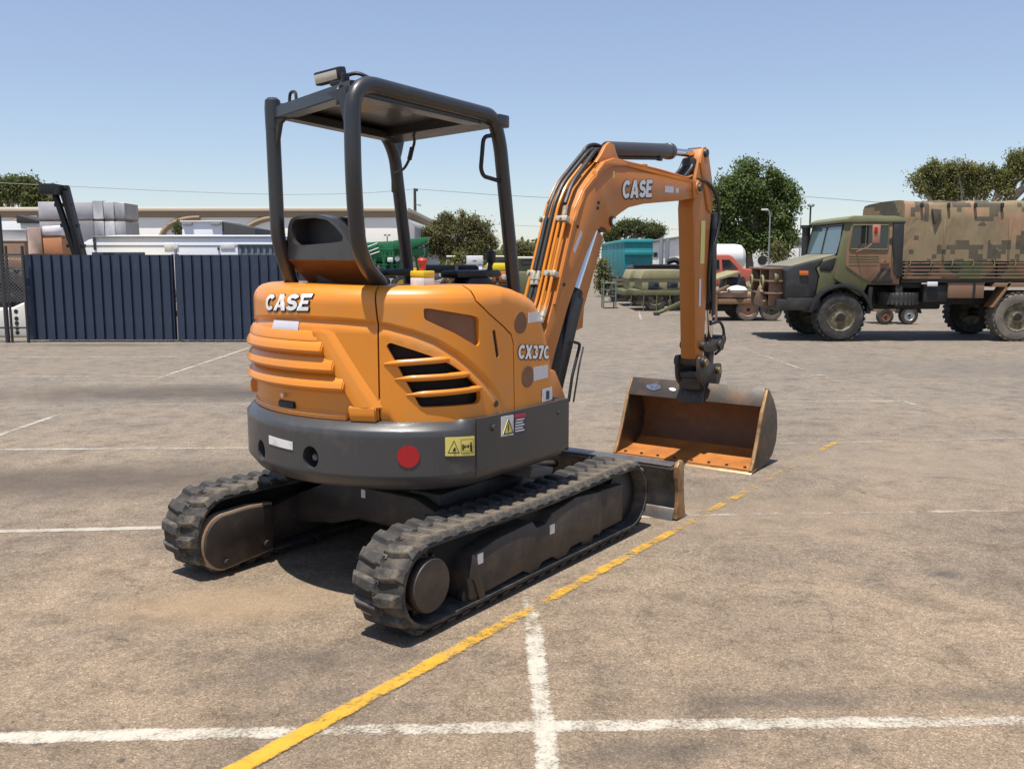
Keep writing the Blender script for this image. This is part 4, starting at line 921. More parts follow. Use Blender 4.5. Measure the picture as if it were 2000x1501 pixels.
# --- bucket
W0, W1 = -.385, .838
bko = EX
inner_p = [(2.905, .026), (3.10, .040), (3.235, .062), (3.325, .108), (3.385, .185), (3.405, .29), (3.38, .41), (3.30, .52), (3.205, .60)]
outer_p = [(3.215, .615), (3.318, .530), (3.40, .418), (3.428, .290), (3.406, .175), (3.340, .088), (3.242, .040), (3.10, .016), (2.905, .002)]
bucket = MB().prism(inner_p + outer_p, W0 + .02, W1 - .02, 0, 0).build('bucket', BUCKIN, EX, 50)
bucket.data.materials.append(mat('bucket_back_shade_rust', (.135, .066, .030), .6, var=.3, vs_=5, dirt=(.24, .10, .035), ds=4, dpos=(.45, .8)))  # back faces coloured darker to paint in the bucket's shade, with rust
for p in bucket.data.polygons:
    c = p.center
    if p.normal.z < -.3 or p.normal.y > .2 or (p.normal.y < -.6): p.material_index = 1
sp = [(2.895, .0), (3.10, .014), (3.242, .036), (3.342, .084), (3.410, .173), (3.432, .290), (3.404, .420), (3.320, .532), (3.200, .635), (3.165, .615), (3.08, .46), (3.00, .24), (2.93, .09), (2.88, .03)]
for x in (W0, W1 - .02):
    s = MB().prism(sp, x, x + .02, 0, .003).build('bucket_side', BUCKET, bucket)
    MB().prism([(2.872, .028), (2.90, .0), (2.95, .10), (3.02, .24), (3.10, .46), (3.185, .632), (3.165, .625), (3.075, .46), (2.995, .245), (2.925, .10)], x - .003, x + .023, 0, .002).build('side_cutter', BUCKEDGE, s)
MB().prism([(3.085, .505), (3.175, .645), (3.195, .640), (3.108, .500)], W0 + .02, W1 - .02, 0, .003).build('top_flange', BUCKET, bucket)
MB().prism([(3.108, .503), (3.20, .60), (3.215, .61), (3.19, .630)], W0 + .02, W1 - .02, 0, .002).build('top_tube', BUCKET, bucket)
MB().prism([(2.865, .0), (2.98, .022), (2.98, .030), (2.88, .014)], W0 - .005, W1 + .005, 0, .002).build('lip_edge', BUCKEDGE, bucket)
b = MB()
for i in range(8): x = W0 + .08 + i * (W1 - W0 - .16) / 7; b.cyl((x, 2.95, .022), (x, 2.95, .042), .013, 8)
b.build('lip_bolt', PIN, bucket)
b = MB()
for x in (.135, .325): b.prism([(3.06, .49), (3.11, .66), (3.15, .735), (3.30, .725), (3.36, .60), (3.25, .60), (3.20, .60)], x - .014, x + .014, 0, .004)
b.prism([(3.055, .485), (3.105, .62), (3.125, .615), (3.080, .48)], .12, .34, 0, .004); b.build('hitch_bracket', PIN, bucket)
def flange_spot(name, x0, x1, t0, t1, m):
    b = MB(); pts = []
    n = 9
    for k in range(n):
        a = 2 * math.pi * k / n; r = .8 + .35 * random.random(); t = (t0 + t1) / 2 + (t1 - t0) / 2 * math.sin(a) * r
        pts.append(((x0 + x1) / 2 + (x1 - x0) / 2 * math.cos(a) * r, 3.085 + .09 * t - .004, .505 + .14 * t + .003))
    b.bm.faces.new([b.bm.verts.new(p) for p in pts]); bmesh.ops.recalc_face_normals(b.bm, faces=b.bm.faces); b.build(name, m, bucket, None)
flange_spot('blue_paint_mark', -.22, -.06, .30, .72, mat('blue_marking', (.07, .11, .22), .6, var=.5, vs_=25, dirt=(.06, .05, .045), ds=30, dpos=(.45, .6)))
flange_spot('white_paint_mark', .0, .07, .38, .58, WHITE)
# --- isolator box standing on the hood behind the canopy post
ib = empty('isolator_box', (0, 0, 0), 0, 'small yellow and white box with red knob beside canopy post on orange hood', 'switch box')
q = EX.matrix_basis @ Vector((.50, -.56, 1.52)); ib.location = q; ib.rotation_euler = (0, 0, -R_(35.7))
MB().bb(-.042, .042, -.04, .04, .0, .052, .004).build('box_base', WHITE, ib)
MB().bb(-.043, .043, -.041, .041, .053, .083, .005).build('box_cover', YELBOX, ib)
b = MB(); b.lathe([(.016, .083), (.016, .115), (.022, .118), (.024, .132), (.018, .142), (.0, .144)], (0.0, 0, 0), 2, 16); b.build('red_knob', REDPL, ib)
MB().cyl((-.028, -.02, .083), (-.028, -.02, .098), .008, 10).build('key_knob', YELBOX, ib)
# ================================================================== background
def pb(mb, px0, px1, py0, py1, Y, depth, b=.01):
    """box whose near face spans those photo bearings at depth Y"""
    x0, x1 = at(px0, 505, Y).x, at(px1, 505, Y).x; z1, z0 = hz(py0, Y), max(0.0, hz(py1, Y))
    return mb.bb(x0, x1, Y, Y + depth, z0, z1, b)
GREEN_P = mat('olive_paint', (.115, .115, .050), .6, var=.2, vs_=3, dirt=(.20, .16, .10), ds=4, dpos=(.5, .85))
BROWN_P = mat('earth_brown_paint', (.21, .115, .065), .6, var=.2, vs_=3, dirt=(.16, .13, .09), ds=4, dpos=(.5, .85))
BLACK_P = mat('camo_black_paint', (.022, .022, .022), .5, var=.2, vs_=3, dirt=(.07, .06, .05), ds=4, dpos=(.5, .85))
KHAKI = mat('khaki_canvas', (.27, .245, .13), .85, var=.15, vs_=2.5, dirt=(.17, .14, .08), ds=2, dpos=(.5, .8))
TYRE = mat('tyre_rubber', (.030, .029, .028), .85, var=.25, dirt=(.11, .10, .085), ds=5, dpos=(.45, .8), bmp=.2)
TYRE_D = mat('dusty_tyre_rubber', (.11, .10, .085), .9, var=.25, dirt=(.26, .22, .17), ds=4, dpos=(.35, .75), bmp=.2)
RIMM = mat('dusty_rim_paint', (.075, .066, .036), .7, var=.4, vs_=10, dirt=(.27, .22, .14), ds=9, dpos=(.48, .68))
DARK = mat('dark_chassis', (.014, .014, .014), .7, var=.3, dirt=(.05, .045, .035), ds=5, dpos=(.5, .85))
GLASSD = glass('dark_window_glass')
GLASSC = glass('windscreen_glass', (.10, .15, .15), .05)
def camo_paint(name, off, gb=.5, blk=.575):
    m, nt, b = nodes(name); co = coord(nt); mp = N(nt, "Mapping"); mp.inputs['Location'].default_value = off; nt.links.new(co, mp.inputs[0]); P = mp.outputs[0]
    a = ramp(nt, noise(nt, P, .95, 3, .5, .6), [(gb - .012, 0.0), (gb + .012, 1.0)])
    c = ramp(nt, noise(nt, P, .8, 3, .5, .9), [(blk, 0.0), (blk + .02, 1.0)])
    cc = mix(nt, a, (.115, .115, .050), (.225, .125, .070)); cc = mix(nt, c, cc, (.020, .020, .020))
    d = ramp(nt, noise(nt, co, 4, 7, .65), [(.5, 0.0), (.85, .5)]); cc = mix(nt, d, cc, (.20, .17, .12))
    nt.links.new(cc, b.inputs['Base Color']); b.inputs['Roughness'].default_value = .6; return m
def camo_canvas(name):
    m, nt, b = nodes(name); co = coord(nt)
    sn = N(nt, "VectorMath", operation='SNAP'); sn.inputs[1].default_value = (.092, .092, .092)
    sk_ = N(nt, "Mapping"); sk_.inputs['Rotation'].default_value = (0, 0, 0); nt.links.new(co, sk_.inputs[0]); nt.links.new(sk_.outputs[0], sn.inputs[0])
    fl = N(nt, "VectorMath", operation='MULTIPLY'); fl.inputs[1].default_value = (1, .25, 1); nt.links.new(sn.outputs[0], fl.inputs[0])
    f1 = ramp(nt, noise(nt, fl.outputs[0], 2.0, 2, .45, .9), [(.565, 0.0), (.57, 1.0)], 'CONSTANT')
    f2 = ramp(nt, noise(nt, co, .85, 3, .5, .5), [(.47, 0.0), (.53, 1.0)])
    cc = mix(nt, f2, (.215, .165, .095), (.29, .180, .108)); cc = mix(nt, f1, cc, (.085, .072, .050))
    d = ramp(nt, noise(nt, co, 2.5, 6, .65), [(.5, 0.0), (.85, .5)]); cc = mix(nt, d, cc, (.27, .20, .12))
    nt.links.new(cc, b.inputs['Base Color']); b.inputs['Roughness'].default_value = .92
    st = N(nt, "Mapping"); st.inputs['Scale'].default_value = (2.2, 1, .7); st.inputs['Rotation'].default_value = (0, .35, 0); nt.links.new(co, st.inputs[0])
    bump(nt, b, noise(nt, st.outputs[0], 1.1, 3, .5, .8), .6, .12); return m
CAMO1 = camo_paint('camouflage_paint', (3.1, .4, 1.7)); CAMO2 = camo_paint('camouflage_paint_trailer', (7.3, 2.2, .3), .46); CANVAS = camo_canvas('camouflage_canvas'); CAMO3 = camo_paint('camouflage_cab_paint', (1.2, .3, 4.2), .60, .66)
def wheel(name, c, r, w, parent, rimm=None, tyre=None, lugs=26, axis=1, rr=.56):
    """tyre + rim + hub; axis 1: axle along y, outer face towards -y"""
    t = MB(); k = r
    t.lathe([(r * rr, -w * .46), (r * .70, -w * .5), (r * .90, -w * .47), (r * .985, -w * .34), (r, -w * .2), (r, w * .2), (r * .985, w * .34), (r * .9, w * .47), (r * .7, w * .5), (r * rr, w * .46)], c, axis, 40, False)
    if lugs:
        for i in range(lugs):
            for s in (-1, 1):
                a = 2 * math.pi * (i + (.5 if s > 0 else 0)) / lugs
                if axis == 1:
                    m = Matrix.Rotation(-a, 4, 'Y') @ Matrix.Rotation(s * .35, 4, 'Z'); p = (c[0] + math.sin(-a) * r * .99, c[1] + s * w * .26, c[2] + math.cos(a) * r * .99)
                else:
                    m = Matrix.Rotation(a, 4, 'Z') @ Matrix.Rotation(math.pi / 2, 4, 'X'); p = (c[0] - math.sin(a) * r * .99, c[1] + math.cos(a) * r * .99, c[2] + s * w * .26)
                t.box(p, (2 * math.pi * r / lugs * .55, w * .46, r * .030), 0, m)
    o = t.build(name, tyre or TYRE, parent)
    h = MB(); h.lathe([(r * (rr + .04), -w * .40), (r * (rr + .02), -w * .49), (r * (rr - .03), -w * .44), (r * (rr - .07), -w * .36), (r * (rr - .16), -w * .10), (r * .26, -w * .16), (r * .22, -w * .40), (r * .12, -w * .50), (.0, -w * .5)], c, axis, 28)
    for i in range(8):
        a = 2 * math.pi * i / 8
        p = (c[0] + math.cos(a) * r * .30, c[1], c[2] + math.sin(a) * r * .30) if axis == 1 else (c[0] + math.cos(a) * r * .3, c[1] + math.sin(a) * r * .3, c[2])
        q = Vector(p); e = Vector((0, -1, 0)) if axis == 1 else Vector((0, 0, -1)); h.cyl(q + e * w * .12, q + e * w * .2, r * .035, 6)
    h.build('rim', rimm or RIMM, o)
    g2 = MB(); g2.lathe([(.0, -w * .53), (r * .15, -w * .52), (r * .17, -w * .35), (r * .17, -w * .1)], c, axis, 18, False); g2.build('hub', DARK, o); return o
# ------------------------------------------------------------------ camouflage cargo truck
TR = empty('cargo_truck', (6.62, 18.56, 0), 0, 'camouflage painted military cargo truck with canvas covered tray parked at the right', 'truck')
tx = lambda p: (p - 1640) * .01035
tz = lambda p: (667 - p) * .01027
W_ = 2.25
b = MB(); b.prism([(tx(1632), tz(500)), (tx(1646), tz(433)), (tx(1662), tz(427)), (tx(1745), tz(428)), (tx(1752), tz(440)), (tx(1752), tz(556)), (tx(1690), tz(556)), (tx(1680), tz(580)), (tx(1625), tz(545))], .03, W_ - .03, 1, .03)
cab = b.build('cab', CAMO3, TR)
b = MB(); b.prism([(tx(1606), tz(506)), (tx(1541), tz(522)), (tx(1533), tz(528)), (tx(1533), tz(590)), (tx(1590), tz(590)), (tx(1596), tz(540)), (tx(1590), tz(525))], .10, W_ - .10, 1, .03); hood_ = b.build('bonnet', BLACK_P, TR)
b = MB(); b.prism([(tx(1633), tz(499.5)), (tx(1608), tz(505.5)), (tx(1592), tz(525)), (tx(1598), tz(540)), (tx(1592), tz(585)), (tx(1640), tz(545))], .095, W_ - .095, 1, .012); b.build('bonnet_side', GREEN_P, hood_)
b = MB(); b.prism([(tx(1640), tz(496)), (tx(1634), tz(499.5)), (tx(1545), tz(521.5)), (tx(1545), tz(519)), (tx(1632), tz(496))], .22, W_ - .22, 1, .01); b.build('bonnet_top', mat('sunlit_bonnet_top', (.20, .185, .12), .5, var=.3, vs_=2.5), hood_)  # top coloured pale, sunlight on the bonnet put into its paint
MB().prism([(tx(1629), tz(503)), (tx(1601), tz(512)), (tx(1596), tz(520)), (tx(1598), tz(529)), (tx(1618), tz(531)), (tx(1624), tz(524))], .085, .11, 1, .008).build('side_vent', DARK, hood_)
MB().bb(tx(1558), tx(1575), .06, .10, tz(538), tz(529), .008).build('indicator', mat('amber_lens', (.55, .13, .02), .3), hood_)
# windscreen, roof, windows, door
wsb, wst = Vector((tx(1634) - .02, 0, tz(498))), Vector((tx(1645) - .02, 0, tz(440)))
b = MB(); q = [(wsb.x, .16, wsb.z), (wsb.x, W_ - .16, wsb.z), (wst.x, W_ - .20, wst.z), (wst.x, .20, wst.z)]; v1 = [b.bm.verts.new(p) for p in q]; v2 = [b.bm.verts.new((p[0] + .012, p[1], p[2])) for p in q]
b.bm.faces.new(v1); b.bm.faces.new(v2[::-1])
for i in range(4): b.bm.faces.new((v1[i], v2[i], v2[(i + 1) % 4], v1[(i + 1) % 4]))
bmesh.ops.recalc_face_normals(b.bm, faces=b.bm.faces); wsc = b.build('windscreen', GLASSC, cab, None)
b = MB(); loop = [Vector(p) for p in q]; b.tube(loop, .028, 8, closed=True); b.tube([(q[0][0] - .01, W_ / 2, q[0][2]), (q[3][0] - .01, W_ / 2, q[3][2])], .012, 6); b.build('windscreen_frame', BLACK_P, wsc)
MB().prism([(tx(1640), tz(429)), (tx(1655), tz(423)), (tx(1740), tz(424)), (tx(1756), tz(430)), (tx(1756), tz(436)), (tx(1640), tz(436))], -.01, W_ + .01, 1, .015).build('roof', mat('roof_green', (.17, .17, .085), .55, var=.25, vs_=1.5), cab)
MB().bb(tx(1672), tx(1718), .6, 1.5, tz(424), tz(421), .01).build('roof_hatch', GREEN_P, cab)
door = MB().prism(roundp([(tx(1645), tz(492)), (tx(1652), tz(436)), (tx(1732), tz(436)), (tx(1732), tz(540)), (tx(1745), tz(554)), (tx(1700), tz(554)), (tx(1682), tz(545)), (tx(1645), tz(520))], .03, 3), .012, .03, 1, .006).build('door', camo_paint('camouflage_door_paint', (4.9, .1, .55), .47, .66), cab)
win = MB().prism(roundp([(tx(1650), tz(487)), (tx(1655), tz(441)), (tx(1724), tz(441)), (tx(1724), tz(488))], .04, 3), .004, .02, 1, .0).build('door_window', GLASSD, door)
b = MB(); b.tube([(p[0], .004, p[1]) for p in roundp([(tx(1650), tz(487)), (tx(1655), tz(441)), (tx(1724), tz(441)), (tx(1724), tz(488))], .04, 3)], .014, 6, closed=True); b.cyl((tx(1681), .004, tz(441)), (tx(1681), .004, tz(488)), .010, 6); b.build('window_frame', GREEN_P, win)
b = MB(); b.bb(tx(1710), tx(1728), -.02, .012, tz(516), tz(510), .006); b.tube(fillet([(tx(1712), .0, tz(508)), (tx(1718), -.03, tz(508)), (tx(1726), .0, tz(510))], .02), .006, 6); b.build('door_handle', BROWN_P, door)
for z in (500, 505, 510, 517): MB().bb(tx(1650), tx(1708), .006, .014, tz(z + 1.2), tz(z), .002).build('door_rib', GREEN_P, door)
b = MB(); b.bb(tx(1682), tx(1696), -.32, -.26, tz(476), tz(441), .012); b.tube([(tx(1664), .0, tz(492)), (tx(1676), -.25, tz(484)), (tx(1689), -.28, tz(470))], .010, 6); mr = b.build('wing_mirror', mat('salmon_paint', (.38, .20, .13), .6), cab)
MB().bb(tx(1684), tx(1690), -.335, -.318, tz(458), tz(446), .004).build('mirror_reflector', REDST, mr)
MB().prism([(tx(1733), tz(430)), (tx(1756), tz(430)), (tx(1756), tz(535)), (tx(1748), tz(545)), (tx(1738), tz(530)), (tx(1737), tz(500)), (tx(1733), tz(480))], .0, .6, 1, .01).build('rear_pillar', BLACK_P, cab)
b = MB(); b.tube([(tx(1632), W_ - .05, tz(510)), (tx(1632), W_ - .05, tz(435))], .085, 14); b.tube([(tx(1632), W_ - .05, tz(440)), (tx(1632), W_ - .05, tz(434))], .13, 14); b.build('air_intake', BLACK_P, TR)
arcf = arc2(0, .50, .66, 172, 12, 18); arci = arc2(0, .50, .585, 12, 172, 18)
MB().prism(arcf + arci, -.03, .42, 1, .012).build('mudguard', BLACK, TR)
MB().prism(arcf + arci, W_ - .42, W_ + .02, 1, .012).build('mudguard', BLACK, TR)
b = MB(); b.bb(tx(1536), tx(1600), .04, .40, tz(606), tz(582), .02); b.bb(tx(1520), tx(1545), .05, W_ - .05, tz(607), tz(585), .02); bm_ = b.build('bumper', BLACK_P, TR)
# front frame with towing rings
b = MB()
for y in (.35, 1.05, 1.75): b.bb(tx(1508), tx(1533), y, y + .06, tz(598), tz(523), .01)
for z in (523, 548, 572): b.bb(tx(1505), tx(1533), .30, W_ - .30, tz(z + 4), tz(z), .01)
b.prism([(.55, tz(590)), (.95, tz(560)), (1.30, tz(590)), (1.25, tz(600)), (.60, tz(600))], tx(1502), tx(1512), 0, .008)
ff = b.build('front_frame', BROWN_P, TR)
for y in (.62, 1.48):
    b = MB(); b.tube([(tx(1500), y + .11 * math.cos(t * math.pi / 8), tz(552) + .13 * math.sin(t * math.pi / 8)) for t in range(16)], .022, 8, closed=True); b.build('towing_ring', KHAKI, ff)
    b = MB(); b.lathe([(.12, -.03), (.13, 0), (.10, .05), (.0, .05)], (tx(1519), y + .25 if y > 1 else y - .25, tz(545)), 0, 18); b.build('headlight', GREEN_P, ff)
for (x, y, tyre) in ((0, .19, TYRE), (0, W_ - .19, TYRE), (tx(1985), .19, TYRE_D), (tx(1985), W_ - .19, TYRE)):
    wheel('wheel', (x, y, .497), .497, .37, TR, RIMM, tyre)
b = MB(); b.bb(tx(1560), 5.0, .55, .75, .72, .98, .02); b.bb(tx(1560), 5.0, 1.5, 1.7, .72, .98, .02)
for x in (0, tx(1985)): b.cyl((x, .3, .5), (x, W_ - .3, .5), .09, 12); b.box((x, W_ / 2, .52), (.36, .36, .36), .08)
b.bb(tx(1690), tx(1860), .6, 1.7, .62, 1.1, .05); b.build('chassis', DARK, TR)
# tray: drop sides with ribs, canvas
TR1, TR2 = tx(1755), 5.05
tray = MB().bb(TR1, TR2, .04, W_ - .04, tz(552), tz(543), .01).build('tray_floor', BLACK_P, TR)
for (y0, y1) in ((.0, .04), (W_ - .04, W_)):
    ds = MB().bb(TR1, tx(1934), y0, y1, tz(545), tz(508), .006).build('drop_side', CAMO1, tray)
    MB().bb(tx(1938), TR2, y0, y1, tz(545), tz(508), .006).build('drop_side', CAMO1, tray)
    for z in (513, 520, 527, 534, 541):
        MB().bb(TR1, TR2, y0 - .012, y1 + .012, tz(z + 2.2), tz(z), .004).build('side_rib', CAMO2, ds)
MB().bb(TR1, TR1 + .04, .0, W_, tz(545), tz(505), .006).build('head_board', CAMO1, tray)
# canvas: ridged roof, sagging between bows
def canvas():
    V = []; Fs = []; nx, ny = 44, 16
    for i in range(nx + 1):
        x = TR1 - .02 + (TR2 - TR1) * i / nx; w = abs(math.sin(math.pi * i / nx * 5)); sag = .025 * w
        sec = [(-.015, tz(510)), (-.02, tz(470)), (.0, tz(430)), (.03, tz(402)), (.10, tz(394)), (.35, tz(391.5)), (W_ / 2, tz(390)), (W_ - .35, tz(391.5)), (W_ - .1, tz(394)), (W_ - .03, tz(402)), (W_, tz(430)), (W_ + .02, tz(470)), (W_ + .015, tz(510))]
        for j, (y, z) in enumerate(sec):
            r = random.uniform(-.006, .006); inw = sag * 1.2 * math.sin(math.pi * min(1, (z - tz(510)) / 1.1)) if j in (1, 2, 10, 11) else 0
            V.append((x, y + (inw if j < 6 else -inw) + r, z - (sag if 3 <= j <= 9 else 0) + r))
    k = 13
    for i in range(nx):
        for j in range(k - 1): Fs.append((i * k + j, i * k + j + 1, (i + 1) * k + j + 1, (i + 1) * k + j))
    Fs.append(tuple(range(k))[::-1]); Fs.append(tuple(nx * k + j for j in range(k)))
    me = bpy.data.meshes.new('canvas_cover'); me.from_pydata(V, [], Fs)
    bm = bmesh.new(); bm.from_mesh(me); bmesh.ops.recalc_face_normals(bm, faces=bm.faces); bm.to_mesh(me); bm.free(); smooth(me, 50)
    return link('canvas_cover', me, TR, CANVAS)
cv = canvas()
for i in range(7): 
    x = TR1 + .28 + i * .53; MB().bb(x, x + .05, -.035, .02, tz(408), tz(399), .004).build('strap_loop', BLACK_P, cv)
for i in range(9):
    x = TR1 + .10 + i * .42; b = MB(); b.tube([(x, -.03, tz(506)), (x + .03, -.035, tz(512)), (x + .02, -.03, tz(520))], .008, 5); b.build('lacing_rope', KHAKI, cv)
for x in (1.95, 3.25): MB().bb(x, x + .035, -.032, .0, tz(508), tz(430), .004).build('canvas_seam', CANVAS, cv)
b = MB(); b.prism([(tx(1803), tz(410)), (tx(1822), tz(412)), (tx(1810), tz(440))], -.05, .02, 1, .01); b.build('canvas_flap', mat('grey_flap', (.085, .075, .06), .9), cv)
# under-tray kit
MB().bb(tx(1846), tx(1916), .02, .5, tz(582), tz(552), .012).build('tool_locker', BROWN_P, TR)
MB().bb(tx(1894), tx(1898), .0, .02, tz(582), tz(552)).build('locker_strap', DARK, TR); b = MB(); b.bb(tx(1800), tx(1846), .05, .5, tz(590), tz(556), .02); b.bb(tx(1755), tx(1800), .15, .5, tz(563), tz(548), .02); b.bb(tx(1756), tx(1778), .02, .3, tz(549), tz(512), .03); b.bb(tx(1745), tx(1760), .05, .4, tz(600), tz(556), .01); b.build('under_tray_kit', DARK, TR)
MB().bb(tx(1804), tx(1824), -.01, .02, tz(559), tz(550), .008).build('paper_notice', WHITE, TR)
wheel('spare_wheel', (tx(1762), .35, tz(583)), .40, .25, TR, RIMM, TYRE, 30, 2)
MB().prism([(tx(1933), tz(600)), (tx(1938), tz(600)), (tx(1968), tz(551)), (tx(1962), tz(551))], .0, .38, 1, .004).build('mudflap_stay', BROWN_P, TR)
MB().prism([(tx(1690), tz(612)), (tx(1693), tz(560)), (tx(1700), tz(560)), (tx(1698), tz(612))], .02, .34, 1, .004).build('step', BLACK, TR)
b = MB(); b.prism([(tx(1930), tz(560)), (tx(1935), tz(552)), (TR2, tz(552)), (TR2, tz(560))], .0, .4, 1, .004); b.build('rear_mudguard', BROWN_P, TR)

# ------------------------------------------------------------------ blue sheet metal gates
BLUE = mat('navy_sheet_metal', (.026, .040, .073), .5, var=.14, vs_=1.2, dirt=(.075, .085, .11), ds=1.5, dpos=(.5, .85), bmp=.06, bs=6)
STEELP = mat('galvanised_post', (.32, .33, .34), .45, .4, var=.2, vs_=8)
YG = 18.45
def sheet_mesh(w, h):
    """one trapezoid-ribbed pan of roll formed sheet"""
    pr = [(0, 0), (w * .70, 0), (w * .74, .045), (w * .95, .045), (w, 0)]
    V = []; Fs = []
    for (x, y) in pr: V += [(x, y, 0), (x, y, h), (x, y + .004, 0), (x, y + .004, h)]
    for i in range(len(pr) - 1):
        a, c = 4 * i, 4 * i + 4; Fs += [(a, c, c + 1, a + 1), (a + 3, c + 3, c + 2, a + 2), (a + 1, c + 1, c + 3, a + 3), (a + 2, c + 2, c, a)]
    me = bpy.data.meshes.new('sheet_panel'); me.from_pydata(V, [], Fs); me.materials.append(BLUE); return me
def gate(px0, px1, label):
    x0, x1 = gx(px0, YG), gx(px1, YG); h = hz(497, YG) - .05
    r = empty('sheet_metal_gate', (x0, YG, 0), 0, label, 'gate', 'navy blue sheet metal gates')
    n = round((x1 - x0) / .193); w = (x1 - x0) / n; me = sheet_mesh(w, h)
    for i in range(n): o = link('sheet_panel', me, r); o.location = (i * w, 0, .045); o.rotation_euler = (0, random.uniform(-.0015, .0015), random.uniform(-.012, .012))
    for nm, z in (('top_rail', h + .02), ('middle_rail', h * .5), ('bottom_rail', .10)):
        MB().bb(-.0, x1 - x0, .052, .092, z - .025, z + .025, .004).build(nm, BLUE, r)
    for x in (.0, x1 - x0 - .04): MB().bb(x, x + .04, .094, .134, .04, h + .06, .004).build('gate_stile', BLUE, r)
    return r
gate(46, 335, 'navy blue ribbed sheet metal gate left of the gap, in front of caravan')
gate(341, 640, 'navy blue ribbed sheet metal gate right of the gap, running behind excavator')
p = empty('gate_post', (gx(338, YG) , YG + .16, 0), 0, 'galvanised post standing in gap between two navy blue gates', 'post')
MB().tube([(0, 0, 0), (0, 0, hz(487, YG))], .030, 12).build('post_tube', STEELP, p); MB().lathe([(.034, 0), (.03, .02), (0, .025)], (0, 0, hz(487, YG)), 2, 12).build('post_cap', STEELP, p)
MB().bb(-.05, .05, -.12, -.02, .9, 1.0, .01).build('latch', PIN, p)
# chain link fence on the far left, with posts
cl = empty('chain_link_fence', (gx(2, 18.3), 18.3, 0), 0, 'chain link mesh fence with dark posts at far left beside blue gate', 'fence')
x0, x1, zt = -2.2, gx(44, 18.3) - gx(2, 18.3), hz(497, 18.3); V = []; Fs = []; st = .07
def ribbon(a, c, r=.0035):
    i = len(V); d = (Vector(c) - Vector(a)).normalized(); n = Vector((-d.z, 0, d.x)) * r
    V.extend([tuple(Vector(a) + n), tuple(Vector(a) - n), tuple(Vector(c) - n), tuple(Vector(c) + n)])
    V.extend([(v[0], v[1] + .005, v[2]) for v in V[i:i + 4]]); Fs.extend([(i, i + 1, i + 2, i + 3), (i + 7, i + 6, i + 5, i + 4), (i, i + 3, i + 7, i + 4), (i + 1, i + 5, i + 6, i + 2)])
zb = hz(590, 18.3)
k = int((x1 - x0 + zt) / st)
for i in range(-int(zt / st), k):
    xs = x0 + i * st
    for s in (1, -1):
        a = [xs, zb] if s > 0 else [xs, zt]; L = zt - zb; e = [xs + L, zt if s > 0 else zb]
        if e[0] <= x0 or a[0] >= x1: continue
        if a[0] < x0: a[1] += s * (x0 - a[0]); a[0] = x0
        if e[0] > x1: e[1] -= s * (e[0] - x1); e[0] = x1
        ribbon((a[0], 0, a[1]), (e[0], 0, e[1]))
me = bpy.data.meshes.new('wire_mesh'); me.from_pydata(V, [], Fs); tag(link('wire_mesh', me, cl, mat('dull_wire', (.16, .16, .155), .5, .5)), kind='stuff')
DP = mat('dark_fence_post', (.035, .034, .033), .5, var=.2)
for (px, r) in ((2, .045), (11, .025), (43, .03)):
    MB().tube([(gx(px, 18.3) - gx(2, 18.3), .03, 0), (gx(px, 18.3) - gx(2, 18.3), .03, hz(420 if px < 5 else 480, 18.3))], r, 10).build('fence_post', DP, cl)
for z in (zt, hz(572, 18.3), hz(640, 18.3)): MB().tube([(x0, .03, z), (x1, .03, z)], .018, 8).build('fence_rail', DP, cl)
# white barrier behind the chain link
bx = empty('water_barrier', (gx(8, 19.6), 19.6, 0), 0, 'white plastic water barrier behind mesh fence at left end of blue gate', 'barrier')
w = gx(50, 19.6) - gx(8, 19.6); zt2 = hz(592, 19.6)
MB().prism([(-1.3, 0), (w, 0), (w, zt2), (w - .12, zt2 + .02), (.05, .62), (-1.3, .60)], 0, .42, 1, .05, 3).build('barrier_body', mat('white_plastic', (.68, .67, .63), .55, var=.08, dirt=(.40, .36, .28), ds=3, dpos=(.55, .9)), bx)
for z in (.10, .20, .30, .40, .55): MB().lathe([(.0, -.004), (.045, -.004), (.05, .01)], (.17, 0, z), 1, 14).build('drain_hole', DARK, bx)
# dark machine tyre behind it
dt = empty('parked_loader', (gx(10, 21.5), 21.5, 0), 0, 'dark wheeled machine with big tyre behind mesh fence on far left', 'loader')
wheel('wheel', (0, .25, .72), .72, .5, dt, DARK, TYRE, 20)
MB().bb(-1.6, .55, .3, 1.6, .65, 1.15, .05).build('machine_body', DARK, dt); MB().prism([(-1.2, 1.15), (.4, 1.15), (.55, 1.45), (.1, 1.65), (-1.2, 1.7)], .35, 1.5, 1, .04).build('machine_cover', mat('rust_brown_cover', (.20, .11, .06), .7, var=.2), dt)
# ------------------------------------------------------------------ behind the blue gates
CARV = mat('white_caravan_skin', (.74, .76, .80), .35, var=.04, vs_=1.5, dirt=(.5, .5, .5), ds=2, dpos=(.6, .95))
Yc = 27.0; cx0 = gx(145, Yc)
cr = empty('white_caravan', (cx0, Yc, 0), 0, 'long white caravan with rounded left end showing above blue gates', 'caravan')
cw_ = gx(545, Yc) - cx0; z1, z0 = hz(459, Yc), .4
MB().prism([(0, z0), (0, hz(490, Yc)), (.12, hz(480, Yc)), (.45, hz(468, Yc)), (.9, hz(461, Yc)), (1.3, z1), (cw_, z1), (cw_, z0)], 0, 2.3, 1, .03).build('caravan_body', CARV, cr)
MB().bb(.55, cw_ - .0, -.03, 2.33, hz(464.5, Yc), hz(461, Yc), .01).build('roof_gutter', STEELP, cr)
MB().bb(.25, cw_, -.012, .01, hz(480, Yc), hz(478.5, Yc), .002).build('body_seam', STEELP, cr)
MB().bb(gx(180, Yc) - cx0, gx(284, Yc) - cx0, -.02, .02, hz(520, Yc), hz(492.5, Yc), .02).build('window', GLASSD, cr)
